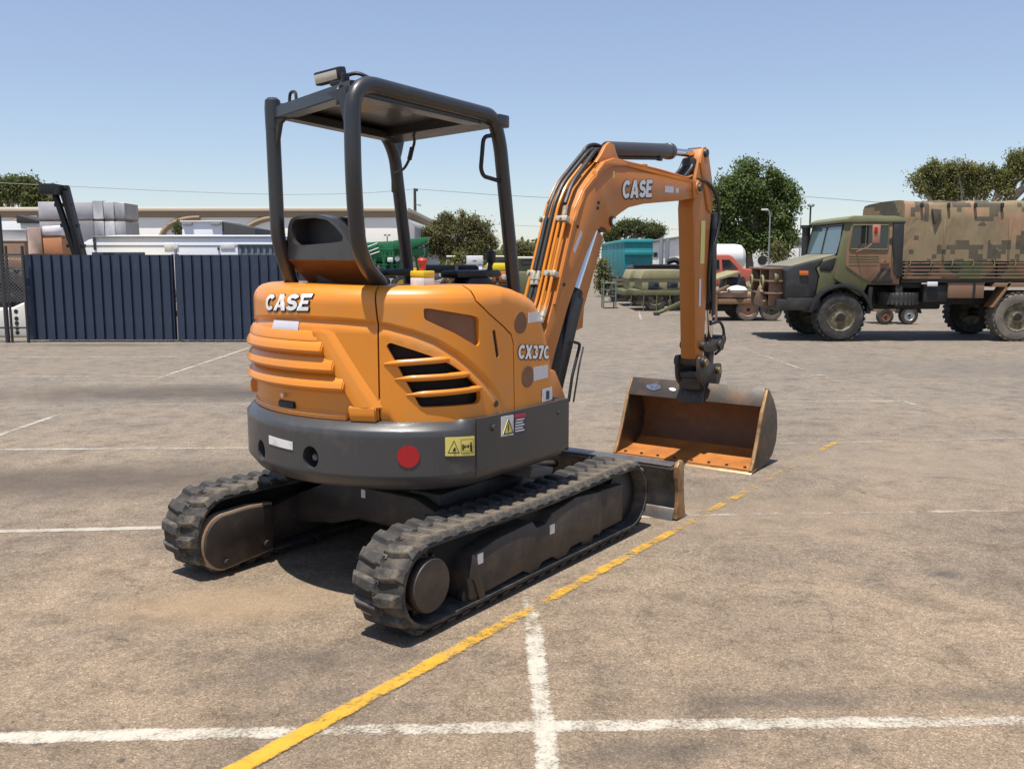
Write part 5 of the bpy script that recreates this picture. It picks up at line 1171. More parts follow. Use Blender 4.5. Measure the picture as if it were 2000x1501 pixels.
for px in (185, 426): MB().bb(gx(px, Yc) - cx0, gx(px + 4, Yc) - cx0, -.04, .0, hz(488, Yc), hz(462 if px < 200 else 483, Yc), .005).build('marker_lamp', DP, cr)
for px in (322, 432): MB().bb(gx(px, Yc) - cx0, gx(px + 28, Yc) - cx0, -.02, .0, hz(487, Yc), hz(475, Yc), .01).build('fridge_vent', WHITE, cr)
for px in (220, 420): wheel('wheel', (gx(px, Yc) - cx0, .15, .33), .33, .2, cr, STEELP, TYRE, 0)
gs = empty('grey_container', (gx(465, 24.5), 24.5, 0), 0, 'grey ribbed container top showing behind blue gate beside the excavator canopy post', 'container')
b = MB(); gw = gx(600, 24.5) - gx(465, 24.5); b.bb(0, gw, 0, 2.2, 0, hz(477, 24.5), .01)
cont = b.build('container_body', mat('slate_grey_paint', (.10, .12, .145), .5, var=.1), gs)
for i in range(int(gw / .16)): MB().bb(i * .16 + .03, i * .16 + .10, -.025, .0, .1, hz(480, 24.5), .004).build('wall_rib', mat('slate_rib', (.11, .13, .155), .5) if i == 0 else bpy.data.materials['slate_rib'], cont)
MB().bb(-.02, gw, -.05, .05, hz(478, 24.5), hz(474.5, 24.5), .01).build('top_rail', CARV, gs)
# wrapped pallets
WRAP = mat('grey_stretch_wrap', (.46, .44, .46), .4, var=.15, vs_=2.5, dirt=(.62, .60, .61), ds=3, dpos=(.5, .75), bmp=.35, bs=5)
WRAPD = mat('silver_bale_wrap', (.36, .36, .37), .4, var=.2, vs_=4, dirt=(.50, .50, .50), ds=3, dpos=(.5, .8), bmp=.4, bs=6)
PINKW = mat('brown_timber_load', (.30, .17, .10), .7, var=.3, vs_=4, dirt=(.42, .36, .32), ds=3, dpos=(.5, .8))
def bale(px0, px1, py0, py1, Y, depth, m, label, grp='wrapped bales stacked behind the gates'):
    x0, x1, za, zb_ = gx(px0, Y), gx(px1, Y), max(0, hz(py1, Y)), hz(py0, Y)
    r = empty('wrapped_bale', ((x0 + x1) / 2, Y, za), 0, label, 'bale', grp); w = (x1 - x0) / 2; h = zb_ - za
    b = MB(); b.bb(-w, w, 0, depth, .06, h, .02); o = b.build('wrapped_load', m, r)
    md = o.data
    for v in md.vertices: v.co += Vector((random.uniform(-.012, .012), random.uniform(-.012, .012), random.uniform(-.012, .01)))
    MB().bb(-w + .02, w - .02, .02, depth - .02, 0, .06, .01).build('pallet_base', PINKW, r)
Yb = 33.0
bale(81, 186, 394, 431, Yb, 1.2, WRAP, 'long grey wrapped bale on top of stack behind forklift mast')
bale(82, 186, 432, 480, Yb, 1.2, WRAP, 'long grey wrapped bale under the top one behind forklift mast')
for i, nm in enumerate(('nearest the mast', 'in the middle', 'at the right end')):
    a, c = (187, 208, 229)[i], (207, 228, 249)[i]
    bale(a, c, 392 + i * 2, 431, Yb, 1.2, WRAPD, 'silver grey bale ' + nm + ' in upper row of bales')
    bale(a, c, 432, 480, Yb, 1.2, WRAPD, 'silver grey bale ' + nm + ' in lower row of bales')
bale(82, 249, 481, 540, Yb, 1.2, PINKW, 'brown timber bale at bottom of the wrapped stack')
bale(56, 84, 445, 500, 28.5, 1.0, mat('crumpled_brown_wrap', (.34, .24, .19), .4, var=.3, vs_=5, bmp=.4, bs=6), 'crumpled brown wrapped bale left of forklift mast')
bale(86, 124, 441, 463, 28.5, 1.0, mat('white_print_wrap', (.62, .58, .60), .4, var=.2, vs_=5), 'white wrapped bale with pinkish print beside forklift mast')
bale(86, 124, 464, 500, 28.5, 1.0, mat('orange_brown_load', (.38, .16, .07), .7, var=.2), 'orange brown bale under the white printed one')
bale(-20, 54, 448, 474, 29.5, 1.4, mat('grey_white_wrap', (.50, .48, .47), .5, var=.2, vs_=3, bmp=.3, bs=5), 'pale wrapped bale on brown bale at far left')
bale(-20, 50, 475, 560, 29.5, 1.4, mat('tan_load', (.36, .23, .15), .7, var=.2, vs_=3), 'tan brown bale at bottom of far left stack')
sh = empty('small_skillion_shed', (gx(0, 44), 44, 0), 0, 'small white shed with dark sloping roof above pale bales far left', 'shed')
MB().bb(-1, gx(78, 44) - gx(0, 44), 0, 3, 0, hz(432, 44), .02).build('wall', CARV, sh); MB().prism([(gx(44, 44) - gx(0, 44), hz(420, 44)), (gx(86, 44) - gx(0, 44), hz(431, 44)), (gx(86, 44) - gx(0, 44), hz(436, 44)), (gx(44, 44) - gx(0, 44), hz(436, 44))], -.3, 3.2, 1, .02).build('roof', DP, sh)
# forklift with raised, tilted mast
fk = empty('forklift', (gx(150, 26.0), 26.0, 0), 0, 'forklift with tall black tilted mast rising above blue gate', 'forklift'); MASTM = mat('greasy_mast_steel', (.020, .020, .021), .45, .3, var=.3, dirt=(.08, .06, .045), ds=5, dpos=(.6, .9))
fx = gx(150, 26.0)
def fp(px, py, o=0.0): return (gx(px, 26.0) - fx, o, hz(py, 26.0))
for (a, c, o, nm) in (((112, 372), (146, 500), .0, 'mast_rail'), ((135, 372), (157, 500), .0, 'mast_rail'), ((118, 362), (150, 500), .25, 'inner_rail'), ((128, 362), (154, 500), .25, 'inner_rail')):
    p0, p1 = Vector(fp(*a, o)), Vector(fp(*c, o)); d = p1 - p0; p1 = p0 + d * (p0.z / max(.01, p0.z - p1.z)) * .9
    b = MB(); b.prism([(p0.x - .07, p0.z), (p0.x + .07, p0.z), (p1.x + .07, p1.z), (p1.x - .07, p1.z)], o, o + .14, 1, .01); b.build(nm, MASTM, fk)
b = MB()
for py in (372, 400, 440, 480): t = (py - 366) / 130.; x = fp(120 + t * 30, py); b.bb(x[0] - .25, x[0] + .25, .05, .2, x[2] - .05, x[2] + .05, .01)
b.tube([fp(124, 366, .12), fp(152, 495, .12)], .06, 10); b.tube([fp(130, 366, -.03), fp(155, 495, -.03)], .018, 6); b.tube([fp(127, 366, -.03), fp(152, 495, -.03)], .018, 6); b.build('lift_cylinder', MASTM, fk)
b = MB()
for i in range(4): p_ = fp(106 + i * 7, 361, .1); b.bb(p_[0] - .05, p_[0] + .05, -.5, .15, p_[2] - .28, p_[2], .01)
p_ = fp(117, 370, .1); b.bb(p_[0] - .3, p_[0] + .32, .05, .15, p_[2] - .12, p_[2] + .12, .01); b.build('fork_carriage', MASTM, fk)
b = MB(); b.bb(.2, 2.3, -.1, 1.1, .25, 1.3, .08); b.bb(.5, 1.9, .0, 1.0, 1.3, 1.45, .03); b.build('forklift_body', YELBOX, fk)
for (x, y) in ((.55, -.12), (1.95, -.12), (.55, 1.05), (1.95, 1.05)): wheel('wheel', (x, y, .3), .3, .2, fk, DARK, TYRE, 0)
# cream warehouse with arched ribs
Yw = 62.0
CREAM = mat('cream_wall', (.86, .83, .76), .8, var=.04, vs_=.4); FASC = mat('cream_fascia', (.66, .57, .44), .8, var=.06, vs_=.5); BRN = mat('brown_rib_and_shade', (.30, .22, .14), .8, var=.15, vs_=.6)
wh = empty('cream_warehouse', (0, Yw, 0), 0, 'long cream warehouse with brown painted shade line under the eaves and arched ribs behind blue gates', 'warehouse')
MB().bb(gx(-500, Yw), gx(794, Yw), 0, 25, 0, hz(424, Yw), .05).build('wall', CREAM, wh)
MB().bb(gx(-500, Yw), gx(800, Yw), -.25, 25.2, hz(413, Yw), hz(405, Yw), .05).build('fascia', FASC, wh)
MB().bb(gx(-500, Yw), gx(797, Yw), -.12, 25.1, hz(424, Yw), hz(412.8, Yw), .03).build('eaves_shade', BRN, wh)  # brown strip paints in the shade below the fascia
for k in range(-4, 5):
    xa = gx(318 + 157 * k, Yw); 
    if xa > gx(760, Yw): continue
    rx, rz = gx(395, Yw) - gx(318, Yw), hz(424, Yw) - hz(462, Yw)
    pts = [(xa + rx * (1 - math.cos(R_(t))), -.02, hz(466, Yw) + rz * 1.1 * math.sin(R_(t))) for t in range(0, 91, 9)]
    MB().tube(pts, .20, 8).build('arch_rib', BRN, wh)
b = MB(); r_ = (gx(813, Yw) - gx(786, Yw)) / 2; b.prism([(gx(788, Yw), 0)] + [(gx(799.5, Yw) + r_ * math.cos(R_(t)), hz(448, Yw) + (hz(430, Yw) - hz(448, Yw)) * math.sin(R_(t))) for t in range(180, -1, -15)] + [(gx(811, Yw), 0)], -.6, 20, 1, .02); b.build('rounded_annex', mat('grey_render', (.36, .36, .36), .8, var=.05), wh)
# white cabin with dark roof in front of it
cb2 = empty('white_cabin', (gx(358, 46), 46, 0), 0, 'small white cabin with dark sloping roof above white caravan', 'cabin'); q0 = gx(358, 46)
MB().bb(0, gx(436, 46) - q0, 0, 3.2, 0, hz(432, 46), .03).build('wall', CARV, cb2)
MB().bb(-.06, gx(438, 46) - q0, -.08, 3.2, hz(434, 46), hz(431, 46), .02).build('roof_edge', WHITE, cb2)
for px in (361, 416): MB().bb(gx(px, 46) - q0, gx(px + 18, 46) - q0, -.10, 0, hz(440, 46), hz(434.5, 46), .01).build('eaves_bracket', STEELP, cb2)
MB().prism([(gx(437, 46) - q0, hz(433, 46)), (gx(500, 46) - q0, hz(446, 46)), (gx(500, 46) - q0, .0), (gx(437, 46) - q0, .0)], .02, 3.0, 1, .01).build('side_wing', mat('charcoal_cladding', (.04, .043, .042), .6), cb2)
# ------------------------------------------------------------------ trees
def foliage(name, c1, c2, c3):
    m, nt, b = nodes(name); P = coord(nt, world=True)
    rnd = N(nt, "NewGeometry").outputs['Random Per Island']
    cc = ramp(nt, math_(nt, 'MULTIPLY_ADD', rnd, .55, math_(nt, 'MULTIPLY', noise(nt, P, .55, 3), .45)), [(.25, c1), (.5, c2), (.8, c3)])
    nt.links.new(cc, b.inputs['Base Color']); b.inputs['Roughness'].default_value = .55; b.inputs['Specular IOR Level'].default_value = .35
    b.inputs['Subsurface Weight'].default_value = 0
    tr = N(nt, "BsdfTranslucent"); nt.links.new(mix(nt, .5, cc, (.20, .23, .045)), tr.inputs[0]); ms = N(nt, "MixShader"); ms.inputs[0].default_value = .48
    o = [n for n in nt.nodes if n.bl_idname == 'ShaderNodeOutputMaterial'][0]
    nt.links.new(b.outputs[0], ms.inputs[1]); nt.links.new(tr.outputs[0], ms.inputs[2]); nt.links.new(ms.outputs[0], o.inputs[0]); return m
LEAF_G = foliage('green_leaves', (.052, .085, .022), (.105, .155, .042), (.155, .20, .065))
LEAF_O = foliage('olive_gum_leaves', (.090, .090, .034), (.165, .155, .062), (.225, .20, .092))
LEAF_D = foliage('dark_green_leaves', (.040, .054, .018), (.080, .098, .034), (.125, .138, .055))
LEAF_F = foliage('feathery_leaves', (.110, .115, .036), (.190, .185, .062), (.25, .235, .095))
BARK = mat('grey_brown_bark', (.16, .125, .095), .9, var=.3, vs_=3, bmp=.3, bs=8)
BARKP = mat('pale_gum_bark', (.34, .30, .25), .85, var=.25, vs_=2)
def tree(name, label, Y, base_px, clumps, leafm, barkm, n, size, depth=1.0, trunk_r=.25, seed=1, gaps=.0, fork=None):
    """clumps: (px, py, rx_px, ry_px) of foliage masses; each becomes an ellipsoid of leaves at depth Y"""
    rg = random.Random(seed); bxx = gx(base_px, Y); s = Y / FPX
    r = empty(name, (bxx, Y, 0), 0, label, 'tree')
    C = []
    for (px, py, rx, ry) in clumps:
        C.append((Vector((gx(px, Y) - bxx, rg.uniform(-.6, .6) * rx * s * depth, hz(py, Y))), rx * s, ry * s))
    V = []; Fs = []; tot = sum(a * c for _, a, c in C)
    for (c, rx, rz) in C:
        m = int(n * rx * rz / tot); ns = max(5, int(m / 52))
        for _ in range(ns):                                     # small leaf sprays through the outer shell of each foliage mass
            u = Vector((rg.gauss(0, 1), rg.gauss(0, 1), rg.gauss(0, 1))).normalized(); k = rg.uniform(.15, 1.0) ** .5
            lump = 1 + .16 * math.sin(u.x * 5 + seed) * math.sin(u.z * 6 + seed * 2) + .10 * math.sin(u.y * 9 + u.x * 7)
            p = c + Vector((u.x * rx * k, u.y * rx * depth * k, u.z * rz * k)) * lump; sr = size * rg.uniform(1.6, 3.0)
            tilt = (u * 1.1 + Vector((rg.gauss(0, .3), rg.gauss(0, .3) - .25, .75))).normalized()
            for _ in range(52):
                e = Vector((rg.gauss(0, 1), rg.gauss(0, 1), rg.gauss(0, 1))) * sr * .5; e -= tilt * e.dot(tilt) * .55; q = p + e
                nrm = (tilt + Vector((rg.gauss(0, .55), rg.gauss(0, .55), rg.gauss(0, .45)))).normalized()
                a = nrm.cross(Vector((rg.gauss(0, 1), rg.gauss(0, 1), rg.gauss(0, .4)))).normalized(); w = nrm.cross(a)
                L = size * rg.uniform(.5, 1.1); i = len(V)
                V += [tuple(q - a * L * .5), tuple(q + w * L * .26), tuple(q + a * L * .5), tuple(q - w * L * .26)]; Fs.append((i, i + 1, i + 2, i + 3))
    me = bpy.data.meshes.new('crown'); me.from_pydata(V, [], Fs); link('crown', me, r, leafm)
    b = MB(); top = min(c.z - rz * .3 for c, rx, rz in C); fz = fork if fork is not None else max(.8, top * .75)
    fkp = Vector((rg.uniform(-.2, .2), 0, fz)); b.tube([(0, 0, -.1), (.05, 0, fz * .4), tuple(fkp)], [trunk_r * 1.25, trunk_r, trunk_r * .8], 10); b.build('trunk', barkm, r)
    b = MB()
    for (c, rx, rz) in (C if len(C) < 16 else C[::4]):
        mid = fkp.lerp(c, .55) + Vector((rg.uniform(-.3, .3), 0, rg.uniform(-.2, .3))); b.tube([tuple(fkp - Vector((0, 0, .2))), tuple(mid), tuple(c + Vector((0, 0, rz * .3)))], [trunk_r * .55, trunk_r * .32, trunk_r * .1], 7)
        for _ in range(4):
            e = c + Vector((rg.uniform(-.8, .8) * rx, rg.uniform(-.8, .8) * rx, rg.uniform(-.3, .8) * rz)); b.tube([tuple(mid), tuple(mid.lerp(e, .5) + Vector((0, 0, .1))), tuple(e)], [trunk_r * .2, trunk_r * .13, trunk_r * .05], 5)
    b.build('limbs', barkm, r); return r
def lumps(ells, n, r, seed, holes=()):
    """many small foliage masses filling a few big ones, so that the outline is uneven and gaps stay between them"""
    rg = random.Random(seed); out = []
    while len(out) < n:
        cx, cy, rx, ry = rg.choice(ells); t = rg.uniform(0, 2 * math.pi); k = math.sqrt(rg.uniform(.05, 1))
        x, y = cx + rx * k * math.cos(t), cy + ry * k * math.sin(t)
        if any(((x - hx) / hr) ** 2 + ((y - hy) / hr) ** 2 < 1 for hx, hy, hr in holes): continue
        q = rg.uniform(.65, 1.25); out.append((x, y, r * q, r * q * rg.uniform(.6, .85)))
    return out
tree('broad_tree', 'dark round topped tree behind bales at far left', 85, 30, lumps([(0, 375, 40, 28), (45, 368, 34, 18), (80, 385, 20, 10), (-60, 375, 50, 30)], 44, 15, 3), LEAF_D, BARK, 24000, .34, .9, .4, 3)
tree('gum_tree', 'broad olive gum tree in centre seen through canopy frame', 66, 885, lumps([(880, 434, 40, 18), (925, 445, 30, 20), (848, 468, 20, 26), (945, 475, 18, 24), (880, 486, 36, 16), (925, 492, 26, 12), (905, 440, 40, 20), (900, 475, 50, 20)], 86, 12.5, 5, [(893, 457, 6), (922, 470, 7)]), LEAF_O, BARKP, 30000, .20, .9, .28, 5, fork=1.6)
tree('small_gum_tree', 'small olive gum tree between canopy post and boom hoses', 78, 1015, lumps([(1012, 482, 18, 12), (1032, 490, 16, 8), (1000, 494, 12, 8)], 20, 9, 8), LEAF_O, BARK, 9000, .22, .9, .2, 8)
tree('umbrella_tree', 'flat topped umbrella shaped gum tree behind turquoise trailer', 82, 1222, lumps([(1205, 443, 24, 9), (1245, 441, 34, 7), (1278, 452, 16, 6), (1193, 460, 10, 8), (1235, 450, 34, 5)], 40, 9, 12), LEAF_D, BARKP, 18000, .22, .9, .26, 12, fork=3.2)
tree('fig_tree', 'large dense green tree right of excavator arm', 56, 1464, lumps([(1470, 352, 36, 30), (1432, 385, 40, 36), (1510, 385, 36, 40), (1460, 420, 62, 34), (1415, 440, 28, 34), (1520, 440, 26, 30), (1430, 470, 34, 16), (1518, 470, 24, 18), (1385, 405, 16, 34), (1478, 455, 40, 22), (1452, 372, 34, 26), (1450, 395, 40, 30)], 125, 17, 21), LEAF_G, BARK, 66000, .23, 1.0, .24, 21, fork=2.4)
tree('feathery_tree', 'feathery olive tree behind canvas top of army truck', 46, 1900, lumps([(1800, 345, 28, 22), (1840, 338, 30, 22), (1885, 350, 40, 26), (1945, 335, 36, 22), (1990, 335, 40, 28), (1900, 375, 90, 14), (2050, 345, 50, 36), (1985, 316, 22, 10), (1915, 355, 60, 24), (1850, 360, 50, 24)], 105, 13.5, 31), LEAF_F, BARKP, 36000, .155, .9, .22, 31, fork=2.4)
tree('conifer_shrub', 'small dark conifer standing left of the white cabin', 48, 352, [(352, 452, 5, 8), (352, 444, 3.5, 6)], LEAF_D, BARK, 700, .16, 1, .05, 41)
tree('yellow_shrub', 'yellowish shrub between yellow fronted truck and white pump cabinet', 36, 898, [(897, 508, 8, 16), (901, 530, 10, 18), (893, 545, 8, 12)], LEAF_O, BARK, 1600, .16, 1, .06, 42)
tree('green_shrub', 'narrow green shrub left of turquoise trailer', 41, 1180, [(1178, 540, 9, 18), (1182, 560, 12, 14), (1176, 520, 6, 12)], LEAF_O, BARK, 1600, .17, 1, .06, 43)
tree('cypress_shrub', 'slim cypress in front of white shed beside lamp post', 52, 1518, [(1518, 488, 6, 14), (1518, 505, 7, 14)], LEAF_O, BARK, 1200, .18, 1, .06, 44)
# low far trees closing the horizon
V = []; Fs = []; rg = random.Random(5)
for k in range(900):
    Y = rg.uniform(170, 200); x = rg.uniform(-150, 170); h = 3.0 + 2.4 * math.sin(x * .13) * math.sin(x * .041 + 1) + rg.uniform(0, 1.5); p = Vector((x, Y, rg.uniform(.3, 1) * max(1.5, h)))
    for _ in range(10):
        q = p + Vector((rg.gauss(0, 1.6), rg.gauss(0, 1.2), rg.gauss(0, .7))); a = Vector((rg.gauss(0, 1), rg.gauss(0, 1), rg.gauss(0, 1))).normalized(); w2 = a.cross(Vector((rg.gauss(0, 1), rg.gauss(0, 1), rg.gauss(0, 1)))).normalized(); i = len(V)
        V += [tuple(q - a * .6), tuple(q + w2 * .35), tuple(q + a * .6), tuple(q - w2 * .35)]; Fs.append((i, i + 1, i + 2, i + 3))
me = bpy.data.meshes.new('far_trees'); me.from_pydata(V, [], Fs); tag(link('far_trees', me, None, LEAF_D), 'low dark treeline along the horizon beyond the yard', 'treeline', None, 'stuff')
# ------------------------------------------------------------------ middle: harvester, yellow trucks, cabinet
GRN = mat('harvester_green', (.012, .135, .048), .45, var=.25, vs_=2, dirt=(.05, .12, .05), ds=2, dpos=(.5, .9))
Yh = 36.0; hx = gx(770, Yh)
hv = empty('green_harvester', (hx, Yh, 0), 0, 'green harvesting machine with raised chute seen through excavator canopy', 'harvester')
def hp_(px): return gx(px, Yh) - hx
b = MB(); b.bb(hp_(706), hp_(792), .3, 2.6, .9, hz(512, Yh), .08); b.prism([(hp_(702), hz(512, Yh)), (hp_(800), hz(512, Yh)), (hp_(806), hz(482, Yh)), (hp_(765), hz(470, Yh)), (hp_(700), hz(474, Yh))], .2, 2.4, 1, .05); b.build('harvester_body', GRN, hv)
b = MB(); b.prism([(hp_(770), hz(488, Yh)), (hp_(806), hz(486, Yh)), (hp_(836), hz(474, Yh)), (hp_(836), hz(463, Yh)), (hp_(800), hz(467, Yh)), (hp_(770), hz(470, Yh))], -.3, .7, 1, .03); b.bb(hp_(796), hp_(828), -.2, .6, hz(500, Yh), hz(484, Yh), .05); b.build('chute', GRN, hv)
b = MB()
for (a, c) in (((708, 486), (738, 475)), ((708, 496), (740, 484)), ((716, 500), (742, 491)), ((800, 474), (822, 471))): b = MB(); b.cyl((hp_(a[0]), -.05, hz(a[1], Yh)), (hp_(c[0]), -.05, hz(c[1], Yh)), .022, 6); b.build('white_rail', WHITE, hv)
for k in range(16):
    px = 704 + k * 8.2; b = MB(); b.cyl((hp_(px), .0, hz(540, Yh)), (hp_(px + (9 if k % 2 else -9)), .02, hz(478 + 6 * (k % 3), Yh)), .045, 6); b.build('lattice_bar', GRN, hv)
for py in (486, 500, 516): MB().bb(hp_(702), hp_(800), -.03, .05, hz(py + 1.6, Yh), hz(py, Yh), .01).build('lattice_rail', GRN, hv)
b = MB()
for i in range(7): b.bb(hp_(712 + i * 12), hp_(719 + i * 12), .05, .3, hz(540 - (i % 3) * 6, Yh), hz(514 - (i % 2) * 5, Yh), .03)
b.build('side_shields', GRN, hv)
for (px, r) in ((722, .75), (790, .55)): wheel('wheel', (hp_(px), .0, r), r, .45, hv, YELBOX, TYRE, 18)
b = MB(); b.bb(hp_(757), hp_(768), -.1, .2, hz(512, Yh), hz(503, Yh), .03); b.cyl((hp_(776), -.1, hz(506, Yh)), (hp_(780), .2, hz(500, Yh)), .10, 10); b.build('lamp_cluster', WHITE, hv)
YT = mat('yellow_truck_paint', (.72, .58, .02), .45, var=.08, vs_=1.5); OT = mat('orange_brown_truck_paint', (.38, .12, .03), .55, var=.15, vs_=2); CT = mat('cream_truck_paint', (.62, .58, .46), .5, var=.08)
def yellow_truck(px0, px1, label, Y=33.5):
    x0 = gx(px0, Y); w = gx(px1, Y) - x0; r = empty('yellow_truck', (x0 + w / 2, Y, 0), 0, label, 'truck', 'yellow fronted trucks behind the excavator'); w2 = w / 2
    MB().bb(-w2 * .95, w2 * .95, .25, 4.2, hz(530, Y) - .02, hz(503, Y), .12).build('cab', CT, r)
    MB().prism([(-w2 * .9, hz(513, Y)), (w2 * .9, hz(513, Y)), (w2 * .84, hz(502, Y)), (-w2 * .84, hz(502, Y))], .22, .27, 1, .01).build('windscreen', GLASSD, r)
    MB().bb(-w2 * .97, w2 * .97, .2, 4.2, hz(502.5, Y), hz(499, Y), .04).build('cab_roof', CT, r)
    MB().bb(-w2, w2, .0, .5, hz(529, Y), hz(514, Y), .05).build('bonnet_band', YT, r)
    g_ = MB().bb(-w2 * .97, w2 * .97, -.08, .5, hz(553, Y), hz(529.5, Y), .08).build('grille_panel', OT, r)
    MB().bb(-w2 * .12, w2 * .12, -.14, -.07, hz(548, Y), hz(533, Y), .02).build('grille', DARK, g_)
    for s in (-.65, .65): MB().lathe([(.0, -.03), (.09, -.02), (.11, .02)], (w2 * s, -.09, hz(541, Y)), 1, 14).build('headlight', LENS, g_)
    MB().bb(-w2 * 1.05, w2 * 1.05, -.2, -.05, hz(561, Y), hz(554, Y), .03).build('bumper', DARK, r)
    for s in (-.75, .75): wheel('wheel', (w2 * s, .5, .42), .42, .26, r, DARK, TYRE, 0)
yellow_truck(950, 992, 'yellow truck with orange grille beside right canopy post, larger of the two')
yellow_truck(870, 903, 'yellow truck with orange grille behind joystick, smaller of the two', 41)
pc = empty('pump_cabinet', (gx(911, 33), 33, 0), 0, 'white pump cabinet with blank sign board between two yellow trucks', 'cabinet'); pw = gx(943, 33) - gx(911, 33)
MB().bb(0, pw, 0, .5, hz(517, 33), hz(499, 33), .02).build('sign_board', WHITE, pc); MB().bb(pw * .38, pw * .62, -.006, .0, hz(510, 33), hz(508.5, 33)).build('sign_print', NAVYP, pc)
b = MB(); b.bb(.02, pw * .45, .02, .5, 0, hz(518, 33), .02); b.bb(pw * .62, pw - .02, .02, .5, 0, hz(518, 33), .02); b.build('cabinet_body', CARV, pc); MB().bb(.06, pw * .4, .0, .03, hz(534, 33), hz(521, 33), .01).build('meter_window', GLASSD, pc); MB().bb(pw * .46, pw * .61, .05, .45, 0, hz(518, 33), .01).build('hose_bay', DARK, pc)
ml = empty('olive_truck', (gx(1036, 27), 27, 0), 0, 'olive green army truck cab half hidden behind boom hoses', 'truck')
MB().bb(-.35, .75, .2, 2.2, hz(548, 27), hz(505, 27), .06).build('cab', GREEN_P, ml); MB().bb(-.25, .45, .15, .22, hz(518, 27), hz(508, 27), .02).build('windscreen', GLASSD, ml); MB().bb(-.4, .8, -.4, .3, .55, hz(530, 27), .05).build('bonnet', GREEN_P, ml); MB().bb(-.42, .8, .12, 2.2, hz(506, 27), hz(501, 27), .03).build('cab_roof', CT, ml)
for x in (-.2, .65): wheel('wheel', (x, .1, .45), .45, .3, ml, RIMM, TYRE, 0)
# ------------------------------------------------------------------ right: trailer, trucks, sheds
TEAL = mat('turquoise_curtain', (.015, .22, .235), .5, var=.12, vs_=1.2, dirt=(.03, .17, .18), ds=1.5)
Yt = 43.0; tx0 = gx(1219, Yt)
tt = empty('curtain_trailer', (tx0, Yt, 0), 0, 'turquoise covered trailer with high box body beyond the yard', 'trailer'); tw = gx(1275, Yt) - tx0
b = MB(); b.bb(0, tw, 0, 11, hz(545, Yt), hz(472, Yt), .05); tb = b.build('box_body', TEAL, tt)
MB().prism([(-.04, hz(474, Yt)), (tw + .04, hz(474, Yt)), (tw + .04, hz(468, Yt)), (tw - .1, hz(466.5, Yt)), (.1, hz(466.5, Yt)), (-.04, hz(468, Yt))], -.06, 11.05, 1, .02).build('roof_cap', mat('turquoise_roof', (.03, .30, .30), .45), tb)
MB().prism([(.0, hz(490, Yt)), (tw, hz(490, Yt)), (tw, hz(499, Yt)), (.0, hz(499, Yt))], -.10, .0, 1, .03).build('front_fairing', TEAL, tb)
for i in range(6): MB().bb(-.02, .0, .9 + i * 1.8, 1.0 + i * 1.8, hz(545, Yt), hz(475, Yt)).build('curtain_strap', TEAL, tb)
b = MB(); b.bb(.2, tw - .2, .3, 11, hz(552, Yt), hz(545, Yt), .02); b.build('trailer_chassis', DARK, tt)
for (x, y) in ((.25, 8), (tw - .25, 8), (.25, 9.3), (tw - .25, 9.3), (.25, 1.2), (tw - .25, 1.2)): wheel('wheel', (x, y, .5), .5, .3, tt, STEELP, TYRE, 0)
dk = empty('dark_tipper', (gx(1235, 38), 38, 0), 0, 'dark navy tipper truck with twin exhaust stacks beyond army trailers', 'truck'); d0 = gx(1235, 38)
DNV = mat('dark_navy_paint', (.022, .026, .036), .5, var=.2, vs_=2)
def dx_(p): return gx(p, 38) - d0
MB().prism([(dx_(1236), hz(555, 38)), (dx_(1236), hz(522, 38)), (dx_(1246), hz(517, 38)), (dx_(1400), hz(517, 38)), (dx_(1400), hz(555, 38))], 0, 2.3, 1, .03).build('tipper_body', DNV, dk)
MB().bb(dx_(1236), dx_(1400), -.05, .0, hz(520, 38), hz(516, 38), .01).build('body_rail', BLACK_P, dk)
for px in (1296, 1308): b = MB(); b.tube([(dx_(px), .6, hz(520, 38)), (dx_(px), .6, hz(464, 38))], .085, 12); b.build('exhaust_stack', STEELP, dk)
b = MB(); b.tube(fillet([(dx_(1308), .5, hz(512, 38)), (dx_(1322), .4, hz(506, 38)), (dx_(1340), .4, hz(520, 38))], .2), .12, 10); b.build('exhaust_elbow', DARK, dk)
MB().bb(dx_(1238), dx_(1400), .2, 2.1, .5, hz(555, 38), .02).build('chassis', DARK, dk); MB().bb(dx_(1228), dx_(1238), -.1, .2, hz(545, 38), hz(527, 38), .03).build('side_mirror', STEELP, dk)
for px in (1246, 1262, 1330): wheel('wheel', (dx_(px), .1, .48), .48, .3, dk, STEELP, TYRE, 0)
SHEDW = mat('white_shed_wall', (.74, .73, .70), .7, var=.05, vs_=.4, dirt=(.55, .52, .48), ds=.6)
ws1 = empty('white_shed', (gx(1270, 72), 72, 0), 0, 'white shed behind dark tipper truck left of the arm', 'shed'); s0 = gx(1270, 72)
MB().prism([(0, 0), (0, hz(474, 72)), (gx(1345, 72) - s0, hz(462, 72)), (gx(1440, 72) - s0, hz(462, 72)), (gx(1440, 72) - s0, 0)], 0, 12, 1, .03).build('wall', SHEDW, ws1)
MB().prism([(-.2, hz(474, 72)), (-.2, hz(470.5, 72)), (gx(1345, 72) - s0, hz(458.5, 72)), (gx(1440, 72) - s0, hz(458.5, 72)), (gx(1440, 72) - s0, hz(462, 72)), (gx(1345, 72) - s0, hz(462, 72))], -.3, 12, 1, .02).build('roof', mat('grey_sheet_roof', (.20, .20, .20), .5), ws1)
MB().bb(gx(1276, 72) - s0, gx(1284, 72) - s0, -.05, .02, hz(502, 72), hz(493, 72), .01).build('window', GLASSD, ws1)
ws2 = empty('white_warehouse', (gx(1478, 66), 66, 0), 0, 'white warehouse with round window behind lamp post and big tree', 'warehouse'); s1 = gx(1478, 66)
